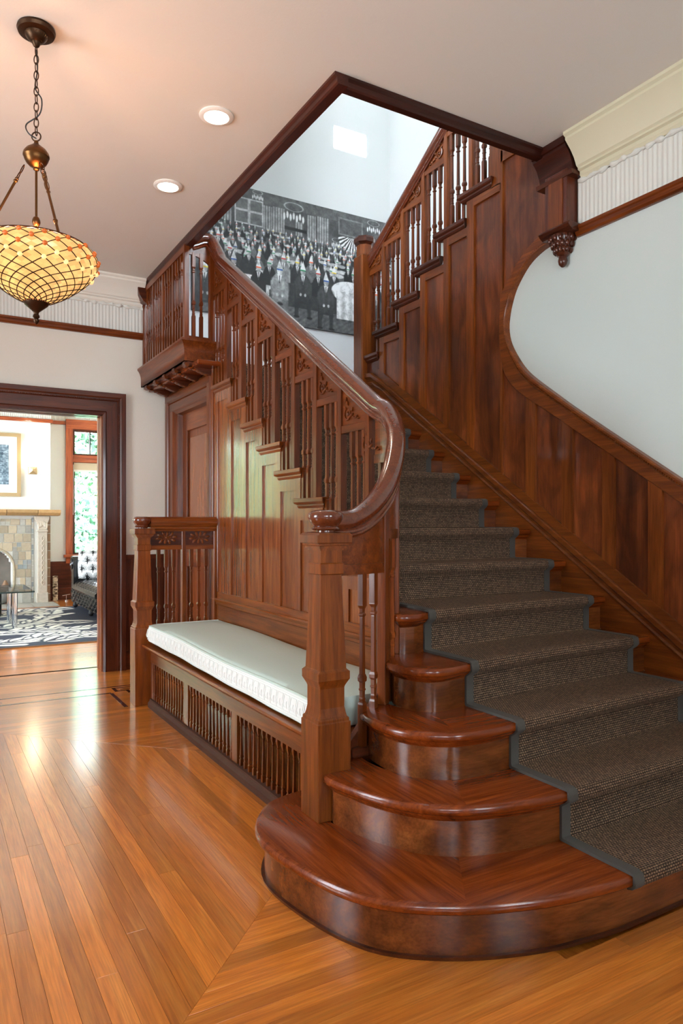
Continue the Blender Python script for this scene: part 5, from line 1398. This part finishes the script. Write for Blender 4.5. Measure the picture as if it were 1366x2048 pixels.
simple_window('window_9', 'upper stairwell front window', 'y', 1.375, 2.2, 3.7, 4.2, 5.6, 2, M['white_metal'])
struct(build('sun_shield_roof', MB().box(-3.4, 4.5, -6.6, -3.25, 2.95, 3.1), M['plaster']), 'unseen roof slab added outside the front windows to block the sun', 'roof')  # added out of view, keeps direct sun from entering the front windows

# =================================================================== LIVING ROOM THINGS
def stone(name, c1, c2):
    m, nt, p = newmat(name); L = nt.links
    tc = N(nt, 'ShaderNodeTexCoord'); oi = N(nt, 'ShaderNodeObjectInfo'); n1 = N(nt, 'ShaderNodeTexNoise'); setin(n1, Scale=28.0, Detail=5.0)
    L.new(tc.outputs['Object'], n1.inputs['Vector'])
    mx = N(nt, 'ShaderNodeMix', data_type='RGBA'); mx.inputs['A'].default_value = c1; mx.inputs['B'].default_value = c2; L.new(n1.outputs['Fac'], mx.inputs['Factor'])
    rv = N(nt, 'ShaderNodeMapRange'); setin(rv, To_Min=0.72, To_Max=1.15); L.new(oi.outputs['Random'], rv.inputs['Value'])
    hs = N(nt, 'ShaderNodeHueSaturation'); L.new(mx.outputs['Result'], hs.inputs['Color']); L.new(rv.outputs['Result'], hs.inputs['Value']); L.new(hs.outputs['Color'], p.inputs['Base Color'])
    b = N(nt, 'ShaderNodeBump'); setin(b, Strength=0.4, Distance=0.004); L.new(n1.outputs['Fac'], b.inputs['Height']); L.new(b.outputs['Normal'], p.inputs['Normal'])
    p.inputs['Roughness'].default_value = 0.55
    return m
M['tile'] = stone('clay_tile', srgb(158, 142, 118), srgb(192, 178, 152)); M['tileg'] = stone('grey_tile', srgb(140, 138, 130), srgb(186, 180, 168)); M['tileb'] = stone('blue_tile', srgb(124, 132, 134), srgb(160, 164, 162))
M['tiled'] = stone('brown_tile', srgb(120, 88, 62), srgb(168, 130, 98)); M['mantel'] = stone('ochre_mantel_tile', srgb(150, 112, 68), srgb(196, 156, 104)); M['stone'] = stone('carved_stone', srgb(176, 160, 140), srgb(214, 202, 186))
M['grout'] = plain('grout', srgb(206, 204, 196), 0.9); M['soot'] = plain('firebox', srgb(120, 112, 104), 0.9, var=0.4)
fp = thing('fireplace', 'tiled fireplace with a stone pilaster and an ochre tile mantel', 'fireplace', (0.6, 12.3, 0))
YF = 12.30
# grout bed with the arched opening left free (stepped strips)
mb = MB(); xo = 1.20
def arch_z(x_): 
    c0, r0, zt = 1.20 - 0.30, 0.30, 0.86
    if x_ > 1.20: return 0.0
    if x_ < c0: return zt
    return zt - r0 + math.sqrt(max(0, r0 * r0 - (x_ - c0) ** 2))
xa = -0.90
while xa < 1.757:
    xb = min(1.757, xa + 0.03); zc0 = arch_z((xa + xb) / 2) if (xa + xb) / 2 > 0.0 else (arch_z(-(xa + xb) / 2 + 0.0) if False else arch_z(0.0) if xa > -0.05 else 0.0)
    if (xa + xb) / 2 < -0.1: zc0 = 0.0
    mb.box(xa, xb, YF + 0.004, YW - 0.02, zc0, 1.395); xa = xb
build('grout_bed', mb, M['grout'], fp)
build('firebox', MB().box(-0.12, 1.22, YW - 0.03, YW - 0.01, 0, 0.9), M['soot'], fp)
# arch moulding
ap = [(1.225, 0.0)] + [(1.225, z_) for z_ in np.linspace(0.1, 0.56, 5)] + [(0.90 + 0.325 * math.cos(a), 0.56 + 0.325 * math.sin(a)) for a in np.linspace(0.1, PI / 2, 10)] + [(0.5, 0.885), (-0.1, 0.885)]
mb = MB(); mb.tube([(p[0], YF + 0.002, p[1]) for p in ap], 0.018, 8)
build('arch_moulding', mb, M['tile'], fp, smooth=True)
rt = random.Random(9)
z_ = 0.0
for h in (0.14, 0.135, 0.135, 0.135, 0.14, 0.14, 0.14, 0.14, 0.13, 0.105):
    x_ = 1.475
    while x_ > 0.2:
        w_ = rt.choice((0.085, 0.105, 0.125, 0.14, 0.15)); x0 = x_ - w_
        if z_ + h / 2 > arch_z(x0) + 0.035 and (x0 > 1.235 or z_ > 0.5):
            small = rt.random() < 0.12
            if small:
                for a_ in (0, 1):
                    for b_ in (0, 1): build('tile', MB().box(x0 + a_ * w_ / 2 + 0.004, x0 + (a_ + 1) * w_ / 2 - 0.004, YF - 0.006, YF + 0.006, z_ + b_ * h / 2 + 0.004, z_ + (b_ + 1) * h / 2 - 0.004), M[rt.choice(('tileb', 'tile', 'tileg'))], fp)
            else:
                build('tile', MB().box(x0 + 0.004, x_ - 0.004, YF - 0.006, YF + 0.006, z_ + 0.004, z_ + h - 0.004), M[rt.choice(('tile', 'tile', 'tileg', 'tileg', 'tile'))], fp, bevel=0.003)
        x_ = x0
    z_ += h
for i in range(16):                                    # narrow column of little tiles
    build('tile', MB().box(1.478, 1.506, YF - 0.006, YF + 0.006, i * 0.085 + 0.004, i * 0.085 + 0.079), M[rt.choice(('tileb', 'tileg', 'tileg'))], fp)
for i in range(10):
    build('tile', MB().box(1.715, 1.757, YF - 0.006, YF + 0.006, i * 0.138 + 0.004, i * 0.138 + 0.132), M['tiled'], fp)
pl = build('pilaster', MB().box(1.565, 1.705, YF - 0.045, YF + 0.004, 0.16, 1.15), M['stone'], fp, bevel=0.004)
build('pilaster_base', MB().box(1.545, 1.72, YF - 0.06, YF + 0.004, 0.0, 0.16), M['stone'], fp, bevel=0.006)
build('pilaster_cap', MB().box(1.55, 1.715, YF - 0.065, YF + 0.004, 1.13, 1.16), M['stone'], fp, bevel=0.004)
build('capital', MB().prism([(1.575, 1.16), (1.56, 1.25), (1.52, 1.33), (1.51, 1.385), (1.74, 1.385), (1.735, 1.33), (1.70, 1.25), (1.695, 1.16)], YF - 0.07, YF + 0.004, 'y'), M['stone'], fp, bevel=0.008)
mb = MB()
for i in range(7): mb.ball((1.575 + 0.02 * i, YF - 0.072, 1.25 - 0.04 * abs(i - 3) / 3 + 0.02), 0.016, 0.012, 0.05, 7, 5)
build('capital_leaves', mb, M['stone'], fp, smooth=True)
build('pilaster_panel', MB().box(1.605, 1.665, YF - 0.040, YF - 0.0449, 0.27, 1.075), M['tileg'], pl)
mb = MB()
for s_ in (0, PI): mb.tube([(1.635 + 0.020 * math.sin(t * 2 * PI * 5 + s_), YF - 0.050, 0.28 + 0.785 * t) for t in np.linspace(0, 1, 60)], 0.006, 5)
build('pilaster_braid', mb, M['stone'], pl, smooth=True)
for xa, xb in ((-0.98, -0.3), (-0.3, 0.45), (0.45, 1.10), (1.10, 1.55), (1.55, 1.89)):
    build('mantel_tile', MB().prism([(YF - 0.20, 1.482), (YF - 0.20, 1.432), (YF - 0.15, 1.392), (12.36, 1.385), (12.36, 1.482)], xa + 0.003, xb - 0.003, 'x'), M['mantel'], fp, bevel=0.004)
for i in range(5):
    build('hearth_tile', MB().box(0.0 + i * 0.36 + 0.003, 0.36 + i * 0.36 - 0.003, 11.62, 12.29, 0.0, 0.006), M['tileg'], fp)
M['clay'] = plain('brown_pottery', srgb(132, 96, 66), 0.5, var=0.3); M['bowlm'] = plain('grey_pottery', srgb(120, 118, 116), 0.6, var=0.3)
tag(build('pottery_vase', MB().turned([(0.03, 0.005), (0.06, 0.05), (0.075, 0.16), (0.06, 0.27), (0.03, 0.33), (0.02, 0.36), (0.0, 0.36)], 1.115, 12.48, 16), M['clay'], smooth=True), 'brown pottery vase standing in the fireplace opening', 'vase')
tag(build('stone_ball', MB().ball((1.05, 12.28, 0.105), 0.095, 0.095, 0.10, 16, 10), M['bowlm'], smooth=True), 'rounded grey stone ball lying in the fireplace opening', 'stone')
# ---- framed print
fr_ = thing('framed_print', 'blue grey print with a wide white mat in a gilt frame above the mantel', 'picture', (0.7, 12.35, 1.69))
fx0, fx1, fz0, fz1 = 0.20, 1.325, 1.69, 2.685; yf = 12.36
M['gilt'] = plain('champagne_gilt', srgb(186, 160, 120), 0.4, metal=0.5)
mb = MB(); 
for (a, b, c, d) in ((fx0, fx1, fz0, fz0 + 0.055), (fx0, fx1, fz1 - 0.055, fz1), (fx0, fx0 + 0.055, fz0 + 0.055, fz1 - 0.055), (fx1 - 0.055, fx1, fz0 + 0.055, fz1 - 0.055)): mb.box(a, b, yf - 0.04, yf, c, d)
build('frame', mb, M['gilt'], fr_)
build('mat_board', MB().box(fx0 + 0.05, fx1 - 0.05, yf - 0.018, yf - 0.002, fz0 + 0.05, fz1 - 0.05), M['plaster_l'], fr_)
ph_, pw_ = 110, 120
im = np.zeros((ph_, pw_, 3)); nn = 0.5 * vnoise(ph_, pw_, 3, 21) + 0.3 * vnoise(ph_, pw_, 7, 22) + 0.2 * vnoise(ph_, pw_, 25, 23)
im[:] = np.array((0.44, 0.52, 0.58)); im += ((nn - 0.5) * 0.75)[..., None]
gx, gz = np.meshgrid(np.linspace(0.37, 1.152, pw_), np.linspace(1.875, 2.50, ph_))
print_grid('print_sheet', np.clip(im, 0.05, 0.95), np.stack([gx, np.full_like(gx, yf - 0.0195), gz], -1), print_mat('paper_print', 0.6), fr_)
# ---- sconce
sc_ = thing('wall_sconce', 'square brass wall sconce glowing on the chimney breast', 'wall light', (1.50, 12.36, 2.05))
build('backplate', MB().loft([[(1.435, 12.36, 2.05), (1.565, 12.36, 2.05), (1.565, 12.36, 2.17), (1.435, 12.36, 2.17)], [(1.44, 12.345, 2.055), (1.56, 12.345, 2.055), (1.56, 12.345, 2.165), (1.44, 12.345, 2.165)], [(1.49, 12.31, 2.10), (1.51, 12.31, 2.10), (1.51, 12.31, 2.12), (1.49, 12.31, 2.12)]]), M['gilt'], sc_)
build('arm', MB().tube(crom([(1.50, 12.32, 2.11), (1.50, 12.27, 2.10), (1.50, 12.25, 2.13), (1.50, 12.25, 2.17)], 5), 0.008, 8), M['gilt'], sc_, smooth=True)
build('bulb_shade', MB().turned([(0.018, 2.165), (0.03, 2.18), (0.045, 2.24), (0.05, 2.28), (0.0, 2.285)], 1.50, 12.25, 16), plain('lit_opal_glass', (1, 1, 1, 1), 0.4, emit=(1.0, 0.80, 0.56, 1), estr=7.0), sc_, smooth=True)
ld = bpy.data.lights.new('sconce_bulb', 'POINT'); ld.energy = 9; ld.color = (1.0, 0.74, 0.45); ld.shadow_soft_size = 0.04
lo = bpy.data.objects.new('sconce_bulb', ld); COL.objects.link(lo); lo.location = (1.50, 12.25, 2.33); attach(lo, sc_)
# ---- rug
rs = 0.0135; rx0, rx1, ry0, ry1 = -1.3, 2.30, 7.88, 11.38
RX, RY = np.meshgrid(np.arange(rx0, rx1, rs), np.arange(ry0, ry1, rs))
rim = np.zeros(RX.shape + (3,)); rim[:] = np.array((0.145, 0.165, 0.225))
def leaf(cx_, cy_, L_, w_, a0, curl):
    """curved teardrop: distance to an arc, width tapering"""
    global rim
    n_ = 18; best = np.full(RX.shape, 9.0)
    x_, y_, a = cx_, cy_, a0
    for k in range(n_):
        t = k / (n_ - 1); wk = w_ * (math.sin(min(1, t * 1.15) * PI * 0.62 + 0.25)) * (0.35 + 0.65 * t)
        m = np.hypot(RX - x_, RY - y_) - wk; best = np.minimum(best, m)
        x_ += math.cos(a) * L_ / n_; y_ += math.sin(a) * L_ / n_; a += curl / n_
    mk0 = np.clip(0.5 - (best - 0.022) / 0.014, 0, 1)[..., None]; rim = rim * (1 - mk0) + np.array((0.145, 0.165, 0.225)) * mk0
    msk = np.clip(0.5 - best / 0.014, 0, 1)[..., None]; rim = rim * (1 - msk) + np.array((0.90, 0.88, 0.83)) * msk
rl = random.Random(4)
for cx_, cy_, b0_, cl, sc in ((-0.2, 8.05, 0.5, 0.9, 1.0), (1.9, 8.25, 2.6, -1.0, 1.0), (0.3, 9.0, -0.3, 0.9, 1.0), (1.9, 9.5, 2.9, 0.9, 0.9), (0.1, 9.9, 0.4, -1.0, 1.0), (1.3, 10.2, 0.9, 1.0, 0.9), (0.4, 10.9, 0.1, -0.8, 0.9), (-0.9, 9.0, 1.2, 0.8, 1.0), (-0.9, 10.6, 0.3, 1.0, 1.0), (1.9, 11.0, 2.7, 0.8, 0.8), (0.9, 8.5, 0.2, -1.2, 0.8), (0.35, 8.15, 0.15, 0.7, 0.9), (1.1, 8.1, 0.5, -0.6, 0.8), (0.7, 9.4, 0.5, 0.8, 0.9), (1.1, 9.0, -0.2, 0.8, 0.8), (0.6, 10.5, 0.4, 0.9, 0.8)):
    leaf(cx_, cy_, 1.25 * sc, 0.040, b0_, cl)
    x_, y_, a = cx_, cy_, b0_
    for k in range(7):
        for sd in (-1, 1):
            leaf(x_, y_, rl.uniform(0.32, 0.50) * sc * (1.1 - 0.06 * k), rl.uniform(0.055, 0.08) * sc, a + sd * rl.uniform(0.6, 0.95), -sd * rl.uniform(0.5, 1.3))
        for _ in range(2):
            x_ += math.cos(a) * 0.085 * sc; y_ += math.sin(a) * 0.085 * sc; a += cl / 14
rug = thing('area_rug', 'navy rug with large cream leaf scrolls on the living room floor', 'rug', (0.5, 9.6, 0.0))
M['rugm'] = print_mat('rug_pile', 0.95, bump=0.5)
print_grid('rug_pile', np.clip(rim, 0, 1), np.stack([RX, RY, np.full_like(RX, 0.013)], -1), M['rugm'], rug)
build('rug_edge', MB().box(rx0 - 0.006, rx1 + 0.002, ry0 - 0.006, ry1 + 0.002, 0.001, 0.0125), plain('rug_backing', srgb(150, 120, 92), 0.95), rug)
# ---- sofa
M['leather'] = plain('black_leather', srgb(15, 15, 17), 0.24, coat=0.2, bump=0.1, bscale=160)
sofa = thing('leather_sofa', 'black button-tufted leather sofa standing on the rug', 'sofa', (2.3, 10.3, 0))
sx0, sx1, sy0, sy1 = 1.90, 2.80, 9.28, 11.30
def tufted(nx, ny, fpos, amp, parent, name):
    """surface u,v in 0..1 with button dimples"""
    V = []; n1, n2 = nx * 6, ny * 6
    for i in range(n1 + 1):
        for j in range(n2 + 1):
            u, v = i / n1, j / n2
            a = u * nx; b = v * ny
            d = abs(math.sin(PI * (a + b) * 1.0)) * abs(math.sin(PI * (a - b) * 1.0))
            V.append(fpos(u, v, amp * (d ** 0.5)))
    Fq = [(i * (n2 + 1) + j, (i + 1) * (n2 + 1) + j, (i + 1) * (n2 + 1) + j + 1, i * (n2 + 1) + j + 1) for i in range(n1) for j in range(n2)]
    mb = MB(); mb.v = V; mb.f = Fq; mb.m = [0] * len(Fq)
    return build(name, mb, M['leather'], parent, smooth=True, angle=180, fix=False)
build('base', MB().box(sx0 + 0.03, sx1, sy0 + 0.05, sy1 - 0.02, 0.10, 0.30), M['leather'], sofa, bevel=0.01)
tufted(10, 2, lambda u, v, d: (sx0 + 0.025 - d, sy0 + 0.06 + (sy1 - sy0 - 0.1) * u, 0.105 + 0.19 * v), 0.030, sofa, 'tufted_front')
def seatf(u, v, d):
    zz = 0.34 + 0.10 * math.sin(min(1, v * 3.2) * PI / 2) - 0.01 * v; xx = sx0 + 0.0 + 0.62 * v - 0.025 * math.sin(min(1, v * 3.2) * PI)
    return (xx, sy0 + 0.24 + (sy1 - sy0 - 0.46) * u, zz + d)
tufted(9, 4, seatf, 0.018, sofa, 'seat_cushion')
build('seat_roll', MB().tube([(sx0 + 0.03, sy0 + 0.22, 0.325), (sx0 + 0.03, sy1 - 0.22, 0.325)], 0.045, 10), M['leather'], sofa, smooth=True)
armp = [(0.0, 0.10), (0.0, 0.50), (-0.05, 0.56), (-0.09, 0.63), (-0.09, 0.71), (-0.04, 0.765), (0.04, 0.78), (0.11, 0.765), (0.16, 0.71), (0.175, 0.62), (0.17, 0.50), (0.18, 0.10)]
def arm(yin, sgn):
    # rolled arm, thickness in y, runs along x; outer side rolls away from the seat
    c = crom([(p[0], p[1]) for p in armp], 4)
    poly = [(yin + sgn * (0.18 - q[0]) if sgn > 0 else yin - (0.18 - q[0]), q[1]) for q in c]
    a = build('arm', MB().prism(poly, sx0 + 0.01, sx1, 'x'), M['leather'], sofa, smooth=True, angle=50)
    mb = MB(); cy_ = yin + sgn * 0.145
    for r_ in (0.075, 0.05, 0.025): mb.tube([(sx0 + 0.006, cy_ + r_ * math.cos(t), 0.66 + r_ * math.sin(t)) for t in np.linspace(0, 2 * PI, 20)], 0.010, 6)
    build('arm_scroll', mb, M['leather'], a, smooth=True)
arm(sy1 - 0.18, 1); arm(sy0 + 0.18, -1)
build('backrest', MB().prism([(sx1 - 0.30, 0.40), (sx1 - 0.26, 0.66), (sx1 - 0.24, 0.74), (sx1 - 0.15, 0.78), (sx1 - 0.05, 0.75), (sx1, 0.66), (sx1, 0.10), (sx1 - 0.22, 0.10)], sy0 + 0.1, sy1 - 0.1, 'y'), M['leather'], sofa, smooth=True, angle=50)
for fx_, fy_ in ((sx0 + 0.05, sy1 - 0.10), (sx0 + 0.05, (sy0 + sy1) / 2 - 0.25), (sx0 + 0.05, sy0 + 0.12), (sx1 - 0.06, sy1 - 0.1), (sx1 - 0.06, sy0 + 0.12)):
    build('foot', MB().turned([(0.02, 0.014), (0.034, 0.03), (0.040, 0.055), (0.030, 0.08), (0.034, 0.105)], fx_, fy_, 12), M['black'], sofa, smooth=True)
# pillow with crane fans
pn = 84
U_, V_ = np.meshgrid(np.linspace(-1, 1, pn), np.linspace(-1, 1, pn))
pim = np.full((pn, pn, 3), 0.88)
for r in range(4):
    for c in range(4):
        cu_, cv_ = -1.1 + 0.72 * c + (0.36 if r % 2 else 0), -0.85 + 0.58 * r
        du, dv = U_ - cu_, V_ - cv_ + 0.06; rad = np.hypot(du, dv); an = np.arctan2(dv, du)
        fan = (rad < 0.36) & (dv > -0.12)
        k = np.clip((0.36 - rad) / 0.36, 0, 1); strip = (np.sin(an * 34) > 0.7 - 1.9 * k)
        pim[fan & strip] = 0.07
        body = (np.abs(du) < 0.05 * (1.2 - np.abs(dv) * 3)) & (np.abs(dv) < 0.3); pim[body] = 0.05
th = 0.075 * np.clip((1 - U_ ** 4), 0, 1) ** 0.5 * np.clip((1 - V_ ** 4), 0, 1) ** 0.5
hw = 0.215; tilt = math.radians(14)
ctr = np.array((2.16, sy1 - 0.34, 0.655))
ex = np.array((math.cos(-0.22), math.sin(-0.22), 0)); nrm = np.array((-math.sin(0.22) * math.cos(tilt), -math.cos(0.22) * math.cos(tilt), math.sin(tilt))); ev = np.cross(nrm, ex) * 1.0
ev = np.cross(ex, nrm) if np.cross(ex, nrm)[2] > 0 else np.cross(nrm, ex)
pil = thing('throw_pillow', 'black and white crane patterned pillow leaning on the sofa arm', 'pillow', tuple(ctr))
M['pillow'] = print_mat('pillow_cloth', 0.85)
sq = 1 - 0.06 * (U_ ** 2 * V_ ** 2) + 0.0
front = ctr + ex * (U_ * hw * sq)[..., None] + ev * (V_ * hw * sq)[..., None] + nrm * th[..., None]
backp = ctr + ex * (U_ * hw * sq)[..., None] + ev * (V_ * hw * sq)[..., None] - nrm * th[..., None]
print_grid('pillow_front', pim, front, M['pillow'], pil)
print_grid('pillow_back', np.full((pn, pn, 3), 0.85), backp[:, ::-1], M['pillow'], pil)
# ---- glass table, footstool, log
ct = thing('coffee_table', 'glass-topped coffee table on polished chrome legs', 'table', (0.5, 9.65, 0))
build('glass_top', MB().box(-0.2, 1.144, 9.25, 10.35, 0.435, 0.452), M['tglass'], ct, bevel=0.003)
build('top_edge', MB().box(-0.2, 1.146, 9.246, 9.250, 0.436, 0.451).box(1.144, 1.147, 9.25, 10.35, 0.436, 0.451), plain('green_glass_edge', srgb(30, 48, 46), 0.2), ct)
for lx, ly in ((0.935, 9.32), (0.935, 9.95), (0.0, 9.32), (0.0, 9.95)):
    build('leg', MB().turned([(0.030, 0.014), (0.030, 0.435)], lx, ly, 20), M['chrome'], ct, smooth=True, angle=50)
build('frame_bar', MB().box(0.0, 0.935, 9.93, 9.97, 0.40, 0.43), M['chrome'], ct)
tag(build('footstool', MB().box(0.25, 0.90, 10.55, 11.0, 0.014, 0.40), M['leather'], bevel=0.03, bseg=3), 'black leather footstool beyond the glass table', 'footstool')
def birch():
    m, nt, p = newmat('birch_bark'); tc = N(nt, 'ShaderNodeTexCoord'); mp = N(nt, 'ShaderNodeMapping'); mp.inputs['Scale'].default_value = (18, 18, 40)
    n1 = N(nt, 'ShaderNodeTexNoise'); setin(n1, Scale=1.0, Detail=4.0); nt.links.new(tc.outputs['Object'], mp.inputs['Vector']); nt.links.new(mp.outputs[0], n1.inputs['Vector'])
    cr = N(nt, 'ShaderNodeValToRGB'); cr.color_ramp.elements[0].position = 0.42; cr.color_ramp.elements[0].color = srgb(84, 66, 48); cr.color_ramp.elements[1].position = 0.55; cr.color_ramp.elements[1].color = srgb(216, 200, 172)
    nt.links.new(n1.outputs['Fac'], cr.inputs[0]); nt.links.new(cr.outputs[0], p.inputs['Base Color']); p.inputs['Roughness'].default_value = 0.9
    return m
tag(build('birch_log', MB().turned([(0.0, 0.0), (0.040, 0.0), (0.041, 0.2), (0.039, 0.405), (0.0, 0.408)], 1.855, 12.46, 14), birch(), smooth=True, angle=50), 'upright birch log standing beside the fireplace', 'log')
mb = MB().tube([(2.0, 12.3, 0.0), (2.0, 12.3, 0.10)], 0.004, 6).tube([(1.94, 12.3, 0.092), (2.06, 12.3, 0.108)], 0.004, 6).turned([(0.025, 0.0), (0.025, 0.02), (0.0, 0.022)], 2.0, 12.3, 12)
tag(build('metal_stand', mb, M['chrome'], smooth=True, angle=50), 'little metal stand on the floor by the sofa end', 'stand')

# =================================================================== GARDEN OUTSIDE
M['lawn'] = plain('lawn', srgb(110, 140, 80), 0.9, var=0.3, vscale=1.0)
struct(build('garden_ground', MB().box(-14, 18, 12.8, 34, -0.6, -0.45), M['lawn']), 'lawn outside the garden window', 'ground')
def leafmat(name, c):
    m, nt, p = newmat(name); oi = N(nt, 'ShaderNodeTexCoord'); n1 = N(nt, 'ShaderNodeTexNoise'); setin(n1, Scale=3.0); nt.links.new(oi.outputs['Object'], n1.inputs['Vector'])
    mx = N(nt, 'ShaderNodeMix', data_type='RGBA'); mx.inputs['A'].default_value = tuple(q * 0.6 for q in c[:3]) + (1,); mx.inputs['B'].default_value = tuple(min(1, q * 1.4) for q in c[:3]) + (1,)
    nt.links.new(n1.outputs['Fac'], mx.inputs['Factor']); nt.links.new(mx.outputs['Result'], p.inputs['Base Color']); p.inputs['Roughness'].default_value = 0.6
    p.inputs['Transmission Weight'].default_value = 0.0
    return m
M['lf1'] = leafmat('leaf_green', srgb(110, 142, 108)); M['lf2'] = leafmat('leaf_blue_green', srgb(92, 132, 112)); M['bark'] = plain('bark', srgb(90, 76, 62), 0.9)
def tree(name, label, cat, c, rad, n_, size, mat, trunk, seed, group):
    rr = np.random.default_rng(seed); t = thing(name, label, cat, (c[0], c[1], -0.45), group)
    d = rr.normal(size=(n_, 3)); d /= np.linalg.norm(d, axis=1)[:, None]; rr2 = rr.random((n_, 1)) ** 0.45
    lump = 1 + 0.25 * np.sin(d[:, :1] * 5 + seed) * np.cos(d[:, 1:2] * 6)
    P = np.array(c) + d * rr2 * lump * np.array(rad)
    a = rr.normal(size=(n_, 3)); a /= np.linalg.norm(a, axis=1)[:, None]; b = np.cross(a, rr.normal(size=(n_, 3))); b /= np.linalg.norm(b, axis=1)[:, None]
    s = size * (0.6 + 0.8 * rr.random((n_, 1)))
    V = np.stack([P - a * s, P + b * s * 0.45, P + a * s, P - b * s * 0.45], 1).reshape(-1, 3)
    mb = MB(); mb.v = [tuple(p) for p in V]; mb.f = [(4 * i, 4 * i + 1, 4 * i + 2, 4 * i + 3) for i in range(n_)]; mb.m = [0] * n_
    build('foliage', mb, mat, t, fix=False)
    if trunk: build('trunk', MB().tube([(c[0], c[1], -0.45), (c[0] + 0.05, c[1], c[2] - rad[2] * 0.4), (c[0], c[1], c[2])], trunk, 8, [trunk, trunk * 0.8, trunk * 0.4]), M['bark'], t, smooth=True)
tree('garden_tree', 'broad leafy tree beyond the garden wall', 'tree', (4.6, 23.0, 3.6), (2.6, 2.0, 2.4), 4200, 0.17, M['lf2'], 0.18, 3, 'garden trees outside the window')
tree('garden_tree', 'tall pale tree behind the broad leafy one', 'tree', (10.4, 29.0, 4.6), (2.8, 2.2, 2.8), 3600, 0.18, M['lf1'], 0.2, 5, 'garden trees outside the window')
tree('garden_shrub', 'feathery shrub close to the garden window', 'shrub', (2.85, 16.2, 0.9), (0.55, 0.5, 1.2), 1700, 0.10, M['lf2'], 0.03, 8, 'garden shrubs outside the window')
tree('garden_shrub', 'low clipped shrub under the garden window', 'shrub', (3.3, 15.0, 0.25), (0.9, 0.5, 0.6), 1700, 0.08, M['lf1'], 0.03, 9, 'garden shrubs outside the window')
tree('garden_tree', 'bushy green tree outside the window left of the fireplace', 'tree', (-3.2, 16.0, 1.7), (1.9, 1.0, 2.1), 5200, 0.13, M['lf1'], 0.1, 12, 'garden trees outside the window')
gw = thing('garden_pillar', 'bright white garden pillar with a moulded cap', 'pillar', (4.2, 18.0, -0.45))
M['whitewash'] = plain('whitewashed_masonry', srgb(240, 240, 236), 0.9)
build('shaft', MB().box(3.55, 4.9, 17.7, 18.3, -0.45, 1.60), M['whitewash'], gw)
build('cap', MB().box(3.48, 4.97, 17.6, 18.4, 1.60, 1.75), M['whitewash'], gw, bevel=0.02)
